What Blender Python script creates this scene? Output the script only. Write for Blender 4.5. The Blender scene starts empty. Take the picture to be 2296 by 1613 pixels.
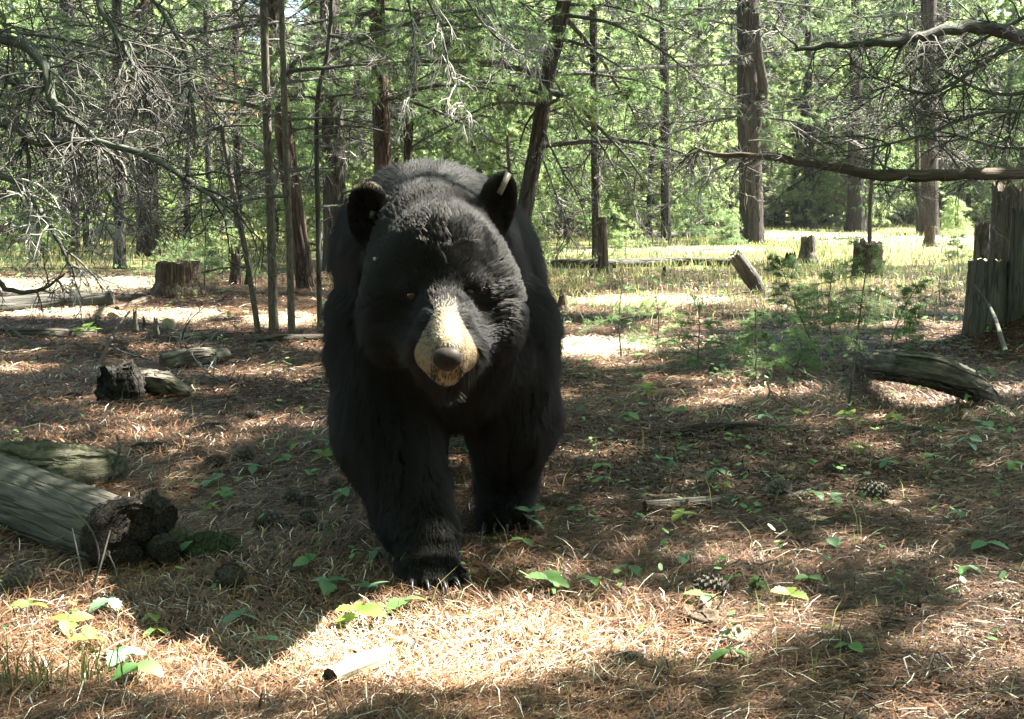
import bpy, math, numpy as np
import openvdb
from mathutils import Vector
rng = np.random.default_rng(11)
sc = bpy.context.scene
PI = math.pi
# ------------------------------------------------------------------ camera
FPX, CX, CY = 2990., 1148., 806.5          # the photograph measured at 2296 x 1613
PITCH, CAMH = math.radians(6.8), .8
cam = bpy.data.cameras.new('camera'); cam_o = bpy.data.objects.new('camera', cam)
sc.collection.objects.link(cam_o); sc.camera = cam_o
cam_o.location = (0, 0, CAMH); cam_o.rotation_euler = (PI/2-PITCH, 0, 0)
cam.sensor_width = 36; cam.lens = 36*FPX/2296
cam.clip_start = .05; cam.clip_end = 2000
HAZE = .0003
# ------------------------------------------------------------------ light
ELEV = math.radians(54); AZX, AZY = .898, .44
SUN = np.array([AZX*math.cos(ELEV), AZY*math.cos(ELEV), math.sin(ELEV)])
w = bpy.data.worlds.new('World'); sc.world = w; w.use_nodes = True
nt = w.node_tree; sky = nt.nodes.new('ShaderNodeTexSky'); sky.sky_type = 'NISHITA'; sky.sun_disc = False
sky.sun_elevation = ELEV; sky.sun_rotation = math.atan2(AZX, AZY); sky.altitude = 1200; sky.air_density = 1.0; sky.dust_density = 3
bg = nt.nodes['Background']; bg.inputs[1].default_value = .055
nt.links.new(sky.outputs[0], bg.inputs[0])
sl = bpy.data.lights.new('sun', 'SUN'); sl.energy = 5; sl.angle = math.radians(.5); sl.color = (1, .965, .86)
so = bpy.data.objects.new('sun', sl); sc.collection.objects.link(so)
so.rotation_euler = Vector(-SUN).to_track_quat('-Z', 'Y').to_euler()
sc.view_settings.view_transform = 'Standard'; sc.view_settings.look = 'None'
sc.view_settings.exposure = 3.32; sc.view_settings.gamma = 1
sc.cycles.max_bounces = 7; sc.cycles.diffuse_bounces = 4; sc.cycles.glossy_bounces = 3
sc.cycles.transmission_bounces = 4; sc.cycles.transparent_max_bounces = 4
sc.cycles.use_denoising = True; sc.cycles.sample_clamp_indirect = 6
sc.cycles_curves.shape = 'RIBBONS'

# ------------------------------------------------------------------ helpers
def unit(v): v = np.asarray(v, float); return v/(np.linalg.norm(v, axis=-1, keepdims=True)+1e-12)
def rayd(px, py):
    dx = (px-CX)/FPX; dy = (CY-py)/FPX; ca, sa = math.cos(PITCH), math.sin(PITCH)
    y = ca+dy*sa; z = -sa+dy*ca
    return dx/y, z/y
def at(px, py, Y):
    a, b = rayd(px, py); return np.array([a*Y, Y, CAMH+b*Y])
def topx(P):
    P = np.asarray(P, float); x, y, z = P[..., 0], P[..., 1], P[..., 2]-CAMH
    ca, sa = math.cos(PITCH), math.sin(PITCH); d = np.maximum(y*ca-z*sa, .05)
    return CX+x/d*FPX, CY-(y*sa+z*ca)/d*FPX
_a, _b = rayd(2335, 770); _Y = -CAMH/_b
MOUND = np.array([_a*_Y+.12, _Y])
def gz(x, y):
    x = np.asarray(x, float); y = np.asarray(y, float)
    h = .010*np.sin(5.1*x+1.3*y+.4)*np.sin(4.3*y-2.1*x)+.006*np.sin(13*x+3*y)*np.sin(11*y+1.7)+.003*np.sin(31*x+9*y)*np.sin(27*y-8*x)
    far = np.clip((y-9)/20, 0, 1)
    h = h+far*.07*np.sin(.7*x+.9)*np.sin(.5*y+.3)
    m = np.exp(-(((x-MOUND[0])/.46)**2+((y-MOUND[1])/.5)**2))*.24
    return h+m
def gp(px, py):
    a, b = rayd(px, py); Yf = CAMH/(-b); Y = np.linspace(Yf*.45, Yf*1.5, 700); d = CAMH+b*Y-gz(a*Y, Y)   # first place the ray meets the floor
    i = int(np.argmax(d <= 0)); i = max(i, 1); f = d[i-1]/(d[i-1]-d[i]+1e-9); y = Y[i-1]+(Y[i]-Y[i-1])*f
    return np.array([a*y, y, float(gz(a*y, y))])
def spline(pts, n):
    P = np.asarray(pts, float)
    if len(P) == 2: t = np.linspace(0, 1, n)[:, None]; return P[0]*(1-t)+P[1]*t
    Q = np.vstack([2*P[0]-P[1], P, 2*P[-1]-P[-2]])
    t = np.linspace(0, len(P)-1-1e-6, n); i = t.astype(int); f = (t-i)[:, None]
    a, b, c, d = Q[i], Q[i+1], Q[i+2], Q[i+3]
    return .5*(2*b+(c-a)*f+(2*a-5*b+4*c-d)*f*f+(3*b-a-3*c+d)*f**3)
class Geo:
    def __init__(s): s.W = []; s.V = []; s.F = []; s.M = []; s.A = []; s.n = 0
    def add(s, V, F, m=0, a=.5, wc=None):
        V = np.asarray(V, float).reshape(-1, 3); s.W.append(V if wc is None else wc); F = [np.asarray(f) for f in (F if isinstance(F, list) else [F])]
        s.V.append(V); s.A.append(np.broadcast_to(np.asarray(a, float), (len(V),)))
        for f in F: s.F.append(f+s.n); s.M.append(np.full(len(f), m))
        s.n += len(V); return s
    def build(s, name, mats, parent=None, smooth=True, link=True):
        V = np.vstack(s.V)
        if parent is not None: V = V-np.array(parent.location)
        me = bpy.data.meshes.new(name)
        tot = np.concatenate([np.full(len(f), f.shape[1]) for f in s.F]); lv = np.concatenate([f.ravel() for f in s.F])
        me.vertices.add(len(V)); me.vertices.foreach_set('co', V.astype(np.float32).ravel())
        me.loops.add(len(lv)); me.loops.foreach_set('vertex_index', lv.astype(np.int32))
        me.polygons.add(len(tot)); me.polygons.foreach_set('loop_start', (np.cumsum(tot)-tot).astype(np.int32))
        me.polygons.foreach_set('material_index', np.concatenate(s.M).astype(np.int32))
        me.polygons.foreach_set('use_smooth', np.full(len(tot), smooth))
        at_ = me.attributes.new('v', 'FLOAT', 'POINT'); at_.data.foreach_set('value', np.concatenate(s.A).astype(np.float32))
        aw = me.attributes.new('wc', 'FLOAT_VECTOR', 'POINT'); aw.data.foreach_set('vector', np.vstack(s.W).astype(np.float32).ravel())
        me.update(calc_edges=True)
        for m in (mats if isinstance(mats, (list, tuple)) else [mats]): me.materials.append(m)
        o = bpy.data.objects.new(name, me); sc.collection.objects.link(o)
        if parent is not None: o.parent = parent
        return o
def tag(o, label, cat=None, group=None, kind=None):
    if label: o['label'] = label
    if cat: o['category'] = cat
    if group: o['group'] = group
    if kind: o['kind'] = kind
    return o
def thing(name, label, cat, loc=(0, 0, 0), group=None):
    o = bpy.data.objects.new(name, None); sc.collection.objects.link(o); o.location = [float(v) for v in loc]
    o.empty_display_size = .1
    return tag(o, label, cat, group)
def copy_tree(o, parent=None):
    c = o.copy(); sc.collection.objects.link(c); c.parent = parent
    for ch in list(o.children): copy_tree(ch, c)
    return c
def frames(P):
    T = np.gradient(P, axis=-2); T = unit(T)
    ref = np.where(np.abs(T[..., :1, 2:3]) > .8, np.array([1., .1, 0]), np.array([.05, .1, 1.]))
    U = unit(np.cross(T, np.broadcast_to(ref, T.shape))); return T, U, np.cross(T, U)
def tubes(P, R, S=3):
    """many open tubes: P (N,K,3), R (N,K)"""
    N, K, _ = P.shape; T, U, W = frames(P); th = np.arange(S)*2*PI/S
    V = P[:, :, None]+R[:, :, None, None]*(U[:, :, None]*np.cos(th)[:, None]+W[:, :, None]*np.sin(th)[:, None])
    base = (np.arange(N)[:, None, None]*K+np.arange(K-1)[None, :, None])*S; j = np.arange(S); j2 = (j+1) % S
    F = np.stack([base+j, base+j2, base+S+j2, base+S+j], -1).reshape(-1, 4)
    return V.reshape(-1, 3), F
def wob(th, z, seed, f=(3, 7, 13), g=(2, 5, 11)):
    r = np.random.default_rng(seed); o = 0
    for a in f:
        for b in g: o = o+np.sin(a*th+b*z+r.uniform(0, 6.28))*np.sin(b*1.7*z-a*.0+r.uniform(0, 6.28))/(a**.5)
    return o/3
def trunk_geo(pts, rad, rings=40, S=20, seed=1, rough=.05, ridge=.03, g=None, caps=(0, 1), sq=1, mi=0, capm=0, jag=0, freq=1., radt=None):
    """one closed limb / log / trunk with an uneven, ridged skin"""
    P = spline(pts, rings); R = np.interp(np.linspace(0, 1, rings), np.linspace(0, 1, len(rad)) if radt is None else radt, rad)
    T, U, W = frames(P); th = np.arange(S)*2*PI/S
    L = np.concatenate([[0], np.cumsum(np.linalg.norm(np.diff(P, axis=0), axis=1))])
    TH, Z = np.meshgrid(th, L)
    rr = R[:, None]*(1+rough*wob(TH, Z*freq, seed)+ridge*np.sin(TH*round(S*.42)+wob(TH*0, Z*freq*1.5, seed+1)*2.5))
    V = P[:, None]+rr[..., None]*(U[:, None]*np.cos(TH)[..., None]*sq+W[:, None]*np.sin(TH)[..., None])
    if jag:
        r = np.random.default_rng(seed+9); V[-1] += T[-1]*(r.uniform(-1, 1, S)*jag)[:, None]
    j = np.arange(S); j2 = (j+1) % S; b = np.arange(rings-1)[:, None]*S
    F = np.stack([b+j, b+j2, b+S+j2, b+S+j], -1).reshape(-1, 4)
    g = g or Geo(); Vf = V.reshape(-1, 3); WC = np.stack([np.cos(TH)*rr, np.sin(TH)*rr, Z+seed*1.37], -1).reshape(-1, 3); g.add(Vf, F, mi, .5, WC)
    for e in (0, 1):
        if caps[e]:
            ring = V[0] if e == 0 else V[-1]; c = ring.mean(0)
            if e == 1 and jag: c = c-T[-1]*jag*1.2
            mid = c+(ring-c)*.55
            VV = np.vstack([ring, mid, c[None]])
            q = np.stack([j, j2, S+j2, S+j], -1); t = np.stack([S+j, S+j2, np.full(S, 2*S)], -1)
            al = seed*.7; lc = np.concatenate([np.stack([np.cos(th)*k_*R[0 if e == 0 else -1]+al, np.sin(th)*k_*R[0 if e == 0 else -1], 0*th], -1) for k_ in (1., .55)]+[np.array([[al, 0, 0]])])
            g.add(VV, [q, t], capm, .5, lc)
    return g
def grow(P, n, length, ang, K, r, grav=-.15, wobble=.15, t0=.15, flat=0., t1=1.):
    """children polylines sprouting from polylines P (N,Kp,3)"""
    N, Kp, _ = P.shape; t = r.uniform(t0, t1, (N, n))*(Kp-1.001); i = t.astype(int); f = (t-i)[..., None]
    idx = np.arange(N)[:, None]; A, B = P[idx, i], P[idx, i+1]; pos = (A*(1-f)+B*f).reshape(-1, 3)
    T = unit(B-A).reshape(-1, 3); rnd = r.normal(size=T.shape); rnd[:, 2] *= (1-flat)
    perp = unit(rnd-(rnd*T).sum(-1, keepdims=True)*T)
    a = r.uniform(ang*.6, ang*1.3, len(T))[:, None]; d = unit(T*np.cos(a)+perp*np.sin(a))
    L = (np.asarray(length)*r.uniform(.45, 1.15, len(T))*(1.15-.6*(t.ravel()/(Kp-1))))
    out = [pos]; st = L/(K-1)
    for k in range(K-1):
        d = unit(d+r.normal(size=d.shape)*wobble+np.array([0, 0, grav])); out.append(out[-1]+d*st[:, None])
    return np.stack(out, 1)
def taper(P, r0, r1): return np.broadcast_to(np.linspace(r0, r1, P.shape[1]), P.shape[:2]).copy()
def needles(P, D, n, L, wd, r, spread=.7):
    N = len(P); D = np.repeat(unit(D), n, 0); B = np.repeat(P, n, 0)-D*r.uniform(0, .05, (N*n, 1))
    d = unit(D+r.normal(size=D.shape)*spread); s = unit(np.cross(d, r.normal(size=d.shape)))*wd
    ln = L*r.uniform(.6, 1.2, (N*n, 1)); tip = B+d*ln+np.array([0, 0, -.12])*ln
    V = np.stack([B+s, B-s, tip], 1).reshape(-1, 3); F = np.arange(N*n*3).reshape(-1, 3)
    a = np.repeat(np.clip(np.repeat(r.normal(.5, .16, N), n)+r.normal(0, .12, N*n), 0, 1), 3)
    return V, F, a
def disc_wc(S, R, al): th = np.arange(S)*2*PI/S; return np.concatenate([np.stack([np.cos(th)*k_*R+al, np.sin(th)*k_*R, 0*th], -1) for k_ in (1., .6)]+[np.array([[al, 0, 0]])])
def pcube(n): return rng.uniform(-1, 1, n)

# ------------------------------------------------------------------ materials
def mat(name):
    m = bpy.data.materials.new(name); m.use_nodes = True; t = m.node_tree; t.nodes.clear()
    out = t.nodes.new('ShaderNodeOutputMaterial')
    def N(ty, **kw):
        n = t.nodes.new('ShaderNode'+ty)
        for k, v in kw.items():
            if k.startswith('i_'):
                key = k[2:].replace('_', ' '); s = n.inputs[int(key)] if key.isdigit() else n.inputs[key]
                if isinstance(v, bpy.types.NodeSocket): t.links.new(v, s)
                else: s.default_value = v if not (isinstance(v, tuple) and len(v) == 3 and s.type == 'RGBA') else (*v, 1)
            else: setattr(n, k, v)
        return n
    return m, t, out, N
def ramp(N, fac, stops):
    n = N('ValToRGB', i_0=fac); e = n.color_ramp.elements
    while len(e) < len(stops): e.new(.5)
    for s, (p, c) in zip(e, stops): s.position = p; s.color = (*c, 1)
    return n.outputs[0]
def mapping(N, scale, coord='Object'):
    tc = N('TexCoord'); return N('Mapping', i_0=tc.outputs[coord], i_3=scale).outputs[0]
def wood_mat(name, c0, c1, c2, scale=(1, 1, 1), st=(14, 14, 2.), bump=.6, rough=.9, moss=None, dist=.012):
    m, t, out, N = mat(name); v = N('Mapping', i_0=N('Attribute', attribute_name='wc').outputs['Vector'], i_3=st).outputs[0]
    n1 = N('TexNoise', i_Vector=v, i_Scale=2.2, i_Detail=8., i_Roughness=.7).outputs[0]
    n3 = N('TexNoise', i_Vector=v, i_Scale=1.1, i_Detail=3.); vw = N('MixRGB', i_0=.45, i_1=v, i_2=n3.outputs[1]).outputs[0]
    n2 = N('TexVoronoi', i_Vector=vw, i_Scale=1.6, feature='DISTANCE_TO_EDGE').outputs[0]
    col = ramp(N, n1, [(.3, c0), (.5, c1), (.72, c2)])
    crack = ramp(N, n2, [(0., (.4, .38, .35)), (.07, (1, 1, 1))])
    col = N('MixRGB', blend_type='MULTIPLY', i_0=.8, i_1=col, i_2=crack).outputs[0]
    if moss:
        g = N('NewGeometry'); sx = N('SeparateXYZ', i_0=g.outputs['Normal']).outputs[2]
        big = N('TexNoise', i_Vector=mapping(N, (3, 3, 3)), i_Scale=1.5, i_Detail=5.).outputs[0]
        f = N('Math', operation='MULTIPLY', i_0=N('MapRange', i_0=big, i_1=.45, i_2=.62).outputs[0], i_1=moss[1]).outputs[0]
        col = N('MixRGB', i_0=f, i_1=col, i_2=moss[0]).outputs[0]
    h = N('Math', operation='ADD', i_0=n1, i_1=N('MapRange', i_0=n2, i_1=0., i_2=.1).outputs[0]).outputs[0]
    b = N('Bump', i_Strength=bump, i_Distance=dist, i_Height=h).outputs[0]
    p = N('BsdfPrincipled', i_Base_Color=col, i_Roughness=rough, i_Normal=b)
    p.inputs['Specular IOR Level'].default_value = .25
    t.links.new(p.outputs[0], out.inputs[0]); return m
def attr_mat(name, stops, rough=.6, trans=0., spec=.3, objvar=0., noise=0.):
    m, t, out, N = mat(name); a = N('Attribute', attribute_name='v').outputs['Fac']
    if objvar:
        oi = N('ObjectInfo').outputs['Random']
        a = N('Math', operation='ADD', i_0=a, i_1=N('MapRange', i_0=oi, i_3=-objvar, i_4=objvar).outputs[0]).outputs[0]
    if noise:
        nn = N('TexNoise', i_Vector=mapping(N, (1, 1, 1)), i_Scale=noise, i_Detail=4.).outputs[0]
        a = N('Math', operation='ADD', i_0=a, i_1=N('MapRange', i_0=nn, i_1=.3, i_2=.7, i_3=-.2, i_4=.2).outputs[0]).outputs[0]
    col = ramp(N, a, stops)
    p = N('BsdfPrincipled', i_Base_Color=col, i_Roughness=rough); p.inputs['Specular IOR Level'].default_value = spec
    s = p.outputs[0]
    if trans:
        hs = N('HueSaturation', i_1=.92, i_2=1.6, i_4=col)
        tr = N('BsdfTranslucent', i_0=hs.outputs[0]); s = N('MixShader', i_0=trans, i_1=s, i_2=tr.outputs[0]).outputs[0]
    t.links.new(s, out.inputs[0]); return m
def plain(name, c, rough=.5, spec=.5):
    m, t, out, N = mat(name); n = N('TexNoise', i_Vector=mapping(N, (1, 1, 1)), i_Scale=60., i_Detail=4.).outputs[0]
    col = ramp(N, n, [(.3, tuple(x*.75 for x in c)), (.7, tuple(min(1, x*1.2) for x in c))])
    p = N('BsdfPrincipled', i_Base_Color=col, i_Roughness=rough); p.inputs['Specular IOR Level'].default_value = spec
    t.links.new(p.outputs[0], out.inputs[0]); return m
M = {}
M['bark'] = wood_mat('pine_bark', (.024, .019, .015), (.052, .042, .032), (.10, .082, .065), bump=1., dist=.02)
M['bark_red'] = wood_mat('reddish_bark', (.028, .018, .013), (.068, .042, .029), (.125, .085, .06), bump=1., dist=.02)
M['bark_grey'] = wood_mat('grey_bark', (.026, .025, .021), (.055, .052, .044), (.10, .095, .083), bump=.8, dist=.012)
M['bark_thin'] = wood_mat('sapling_bark', (.05, .04, .03), (.10, .085, .065), (.19, .165, .14), st=(40, 40, 9), bump=.6, dist=.004)
M['wood'] = wood_mat('weathered_wood', (.035, .031, .025), (.085, .077, .062), (.16, .15, .125), st=(34, 34, 2.2), bump=.7, dist=.008)
M['stumpwood'] = wood_mat('brown_stump_wood', (.035, .024, .016), (.09, .062, .042), (.17, .128, .092), st=(22, 22, 1.6), bump=.8, dist=.01)
M['pale_wood'] = wood_mat('pale_cut_wood', (.20, .17, .11), (.30, .265, .18), (.42, .385, .29), st=(22, 22, 1.4), bump=.5, dist=.005)
M['cut'] = wood_mat('old_cut_face', (.035, .026, .018), (.075, .055, .038), (.13, .1, .07), st=(60, 60, 60), bump=.7, dist=.01)
M['char'] = wood_mat('charred_wood', (.008, .007, .006), (.02, .017, .014), (.05, .042, .035), st=(40, 40, 12), bump=1., dist=.010)
M['rot'] = wood_mat('rotten_wood', (.03, .024, .018), (.11, .095, .075), (.26, .24, .2), st=(16, 16, 5), bump=1., dist=.015, moss=((.07, .09, .03), .35))
M['rotend'] = wood_mat('dark_rotten_end', (.012, .009, .007), (.035, .026, .02), (.08, .062, .05), st=(75, 75, 75), bump=1., dist=.008)
M['moss'] = wood_mat('moss', (.012, .02, .006), (.03, .045, .012), (.06, .08, .022), st=(60, 60, 60), bump=1., dist=.01)
M['limb'] = wood_mat('limb_bark', (.035, .033, .028), (.085, .082, .07), (.18, .176, .155), st=(95, 95, 60), bump=1., dist=.004, moss=((.10, .13, .08), .3))
M['limb_brown'] = wood_mat('brown_limb_bark', (.035, .026, .018), (.085, .065, .045), (.17, .135, .1), st=(80, 80, 55), bump=1., dist=.006)
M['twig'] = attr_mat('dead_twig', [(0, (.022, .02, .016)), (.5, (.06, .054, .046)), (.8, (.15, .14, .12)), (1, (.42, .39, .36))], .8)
M['needle'] = attr_mat('pine_needle', [(0, (.055, .10, .036)), (.35, (.11, .18, .064)), (.65, (.17, .26, .09)), (.9, (.26, .34, .12)), (1, (.30, .22, .08))], .5, .6, .3, .12)
M['needle_bright'] = attr_mat('young_needle', [(0, (.11, .16, .06)), (.5, (.22, .30, .11)), (1, (.38, .44, .19))], .5, .6, .3, .1)
M['needle_sap'] = attr_mat('fir_needle', [(0, (.07, .12, .045)), (.5, (.14, .22, .08)), (1, (.24, .33, .12))], .5, .35, .3, .1)
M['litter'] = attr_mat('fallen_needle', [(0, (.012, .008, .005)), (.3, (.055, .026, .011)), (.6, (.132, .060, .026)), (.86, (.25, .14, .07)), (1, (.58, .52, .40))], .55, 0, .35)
M['grass'] = attr_mat('grass_blade', [(0, (.05, .08, .02)), (.5, (.13, .16, .045)), (1, (.34, .30, .13))], .6, .4)
M['leaf'] = attr_mat('green_leaf', [(0, (.06, .13, .045)), (.5, (.11, .22, .065)), (1, (.18, .31, .09))], .5, .4, .4, .25, 40.)
M['leaf_blue'] = attr_mat('bluish_leaf', [(0, (.07, .15, .08)), (.5, (.12, .23, .12)), (1, (.2, .33, .19))], .5, .35, .4, .25, 40.)
M['leaf_yellow'] = attr_mat('yellow_leaf', [(0, (.09, .16, .03)), (.5, (.16, .24, .045)), (1, (.30, .32, .07))], .5, .45, .4, .25, 40.)
M['leaf_red'] = attr_mat('red_leaf', [(0, (.14, .04, .02)), (.5, (.25, .075, .04)), (1, (.36, .16, .08))], .5, .4, .4, .1, 40.)
M['leaf_orange'] = attr_mat('orange_leaf', [(0, (.22, .12, .05)), (.5, (.36, .22, .10)), (1, (.5, .36, .2))], .5, .5, .3, .1)
M['leaf_dry'] = attr_mat('dry_leaf', [(0, (.09, .055, .03)), (.5, (.17, .11, .065)), (1, (.34, .26, .17))], .7, .2, .3, .1, 40.)
M['cone'] = attr_mat('cone_scale', [(0, (.03, .022, .016)), (.5, (.09, .072, .055)), (1, (.20, .17, .14))], .7)
M['skin'] = attr_mat('bear_skin', [(0, (.008, .007, .006)), (1, (.20, .14, .075))], .8, 0, .1)
M['nose'] = plain('nose_leather', (.016, .011, .008), .6, .15)
M['nostril'] = plain('nostril', (.004, .003, .003), .8, .1)
M['eye'] = plain('eye', (.035, .015, .006), .15, .4)
M['claw'] = plain('claw_horn', (.03, .028, .027), .35, .4)
M['tagp'] = plain('pale_tag', (.22, .17, .13), .4, .4)
M['tagw'] = plain('white_tag', (.6, .7, .6), .4, .4)
M['tagy'] = plain('yellow_tag', (.028, .023, .005), .5, .4)
# ground
SUN_PAINT = ((130, 640, 260, 26), (120, 700, 170, 12), (390, 708, 120, 14), (630, 718, 90, 13), (1450, 675, 220, 13), (1990, 536, 330, 20), (1330, 780, 150, 22), (1480, 560, 260, 9))  # pale patches that put sunlight into the floor colour
m, t, out, N = mat('forest_floor'); M['ground'] = m
pos = N('NewGeometry').outputs['Position']
n1 = N('TexNoise', i_Vector=pos, i_Scale=38., i_Detail=10., i_Roughness=.75).outputs[0]
n2 = N('TexNoise', i_Vector=pos, i_Scale=1.6, i_Detail=6., i_Roughness=.6).outputs[0]
base = ramp(N, n1, [(.32, (.012, .008, .005)), (.47, (.05, .026, .015)), (.6, (.11, .06, .034)), (.75, (.24, .17, .11))])
grs = ramp(N, n1, [(.3, (.03, .04, .012)), (.5, (.11, .12, .04)), (.7, (.3, .28, .14))])
yy = N('SeparateXYZ', i_0=pos).outputs[1]
far = N('MapRange', i_0=yy, i_1=9., i_2=17., i_3=0., i_4=.6).outputs[0]
ff = N('Math', operation='MULTIPLY', i_0=N('MapRange', i_0=n2, i_1=.38, i_2=.55).outputs[0], i_1=far).outputs[0]
ff2 = N('Math', operation='ADD', i_0=ff, i_1=N('MapRange', i_0=yy, i_1=14., i_2=24., i_3=0., i_4=.35).outputs[0]).outputs[0]
col = N('MixRGB', i_0=ff2, i_1=base, i_2=grs).outputs[0]
sun_paint = ramp(N, n1, [(.3, (.16, .13, .08)), (.5, (.36, .32, .23)), (.7, (.55, .50, .40))])
def around(px, py, rx, ry):   # sunlight painted as a pale patch at a place on the floor
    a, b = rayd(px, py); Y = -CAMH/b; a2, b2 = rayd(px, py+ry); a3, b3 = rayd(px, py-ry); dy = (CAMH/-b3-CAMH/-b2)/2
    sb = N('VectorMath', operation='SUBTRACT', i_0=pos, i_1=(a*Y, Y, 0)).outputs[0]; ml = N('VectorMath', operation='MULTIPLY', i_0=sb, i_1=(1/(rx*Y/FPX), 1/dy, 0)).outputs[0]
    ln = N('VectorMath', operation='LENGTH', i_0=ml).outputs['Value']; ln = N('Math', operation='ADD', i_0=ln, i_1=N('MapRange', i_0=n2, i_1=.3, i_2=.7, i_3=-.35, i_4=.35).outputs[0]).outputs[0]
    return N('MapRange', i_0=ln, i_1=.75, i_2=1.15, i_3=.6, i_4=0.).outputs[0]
for q in SUN_PAINT:
    col = N('MixRGB', i_0=around(*q), i_1=col, i_2=sun_paint).outputs[0]
bmp = N('Bump', i_Strength=.9, i_Distance=.02, i_Height=n1).outputs[0]
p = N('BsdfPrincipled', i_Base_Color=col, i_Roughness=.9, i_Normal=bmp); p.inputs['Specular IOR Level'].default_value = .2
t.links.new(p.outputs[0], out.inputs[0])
# fur
def fur_mat(name, c, rough=.35, radial=.45, mix=.25):
    m, t, out, N = mat(name); h = t.nodes.new('ShaderNodeBsdfHairPrincipled'); h.parametrization = 'COLOR'
    h.inputs['Color'].default_value = (*c, 1); h.inputs['Roughness'].default_value = rough; h.inputs['Radial Roughness'].default_value = radial
    for k_, v_ in (('Random Color', 0.), ('Random Roughness', .2)):
        if k_ in h.inputs: h.inputs[k_].default_value = v_
    d_ = N('BsdfDiffuse', i_0=(*[x*.6 for x in c], 1)); t.links.new(N('MixShader', i_0=mix, i_1=d_.outputs[0], i_2=h.outputs[0]).outputs[0], out.inputs[0]); return m
M['fur'] = fur_mat('black_fur', (.009, .008, .007), .40, .6)
M['fur_tan'] = fur_mat('tan_fur', (.32, .225, .115), .5, .7, .3)
M['fur_mid'] = fur_mat('brown_grey_fur', (.24, .205, .155), .5, .7, .3)

def sun_paint_w(P):
    px, py = topx(P); return np.max([np.clip((1.15-np.sqrt(((px-a)/c)**2+((py-b)/d)**2))/.4, 0, 1) for a, b, c, d in SUN_PAINT], axis=0)
# ------------------------------------------------------------------ sunlight gaps: openings shaped into the overhead leafage to let sun through
# (ground ellipses, in picture measure, turned into real ground places; and a few beams onto the bear)
GAPS = [(80, 1465, 190, 55), (120, 1385, 110, 24), (300, 1460, 150, 85), (430, 1540, 120, 40), (560, 1500, 110, 60), (720, 1470, 140, 60), (960, 1480, 260, 75), (1180, 1440, 200, 80),
        (1420, 1425, 190, 50), (1620, 1440, 120, 50), (1700, 1395, 90, 40), (1100, 1530, 160, 16), (2020, 1480, 70, 14), (2230, 1360, 90, 60), (2150, 1440, 60, 22), (1960, 1545, 60, 10), (2240, 1500, 60, 40),
        (1640, 1240, 100, 30), (1780, 1362, 60, 8), (1850, 1125, 40, 25), (1860, 1215, 50, 10), (1230, 1300, 50, 18), (800, 1378, 60, 25), (920, 1362, 40, 8),
        (150, 625, 230, 34), (290, 600, 60, 15), (130, 700, 260, 17), (390, 712, 90, 18), (520, 700, 80, 10), (640, 715, 90, 20), (500, 738, 50, 8),
        (600, 832, 50, 14), (270, 905, 90, 12), (330, 945, 60, 14), (200, 760, 90, 10), (330, 782, 60, 8), (690, 775, 60, 7),
        (1400, 677, 170, 12), (1560, 668, 140, 12), (1300, 700, 60, 8), (1280, 775, 50, 22), (1350, 790, 100, 22), (1480, 770, 120, 20), (1560, 730, 130, 12), (1640, 880, 70, 14), (1600, 905, 60, 8), (1300, 740, 60, 8),
        (1850, 640, 200, 9), (2040, 645, 90, 12), (1950, 730, 160, 9), (2070, 765, 110, 9), (2150, 745, 60, 7), (2010, 690, 60, 7), (1750, 690, 60, 7),
        (2000, 528, 330, 20), (1800, 545, 110, 18), (2130, 520, 180, 12), (1700, 585, 60, 6), (1450, 560, 190, 9), (1250, 575, 90, 8), (1480, 600, 150, 9), (1380, 525, 120, 7), (1900, 580, 80, 8),
        (2080, 900, 90, 16), (2000, 868, 50, 10), (2230, 880, 60, 12), (1800, 950, 60, 8), (1350, 1020, 40, 8), (1700, 810, 60, 9), (1980, 940, 40, 8)]
_r = np.random.default_rng(3)
GAPS += [(x, y, _r.uniform(14, 36), _r.uniform(4, 10)) for x, y in zip(_r.uniform(1280, 2296, 40), _r.uniform(790, 1330, 40))]+[(x, y, _r.uniform(16, 40), _r.uniform(5, 11)) for x, y in zip(_r.uniform(0, 740, 26), _r.uniform(800, 1060, 26))]
GAPS = np.array(GAPS, float)
BEAMS = []        # (point, radius) added by the bear and a few other things
def sun_open(P):
    """True where a leaf at P would block light the photograph shows reaching the ground or the bear"""
    P = np.asarray(P, float); t = P[:, 2]/SUN[2]; H = P-SUN*t[:, None]
    px, py = topx(H); o = np.zeros(len(P), bool); ok = H[:, 1] > .7
    n = .34*np.sin(H[:, 0]*13+H[:, 1]*7)+.34*np.sin(H[:, 1]*17-H[:, 0]*9+1)+.22*np.sin(H[:, 0]*31+H[:, 1]*23)
    for cx, cy, rx, ry in GAPS:
        o |= ok & ((((px-cx)/rx)**2+((py-cy)/ry)**2) < 1.05+n)
    for B, r in BEAMS:
        d = P-B; o |= np.linalg.norm(d-(d@SUN)[:, None]*SUN, axis=1) < r
    return o
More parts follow.
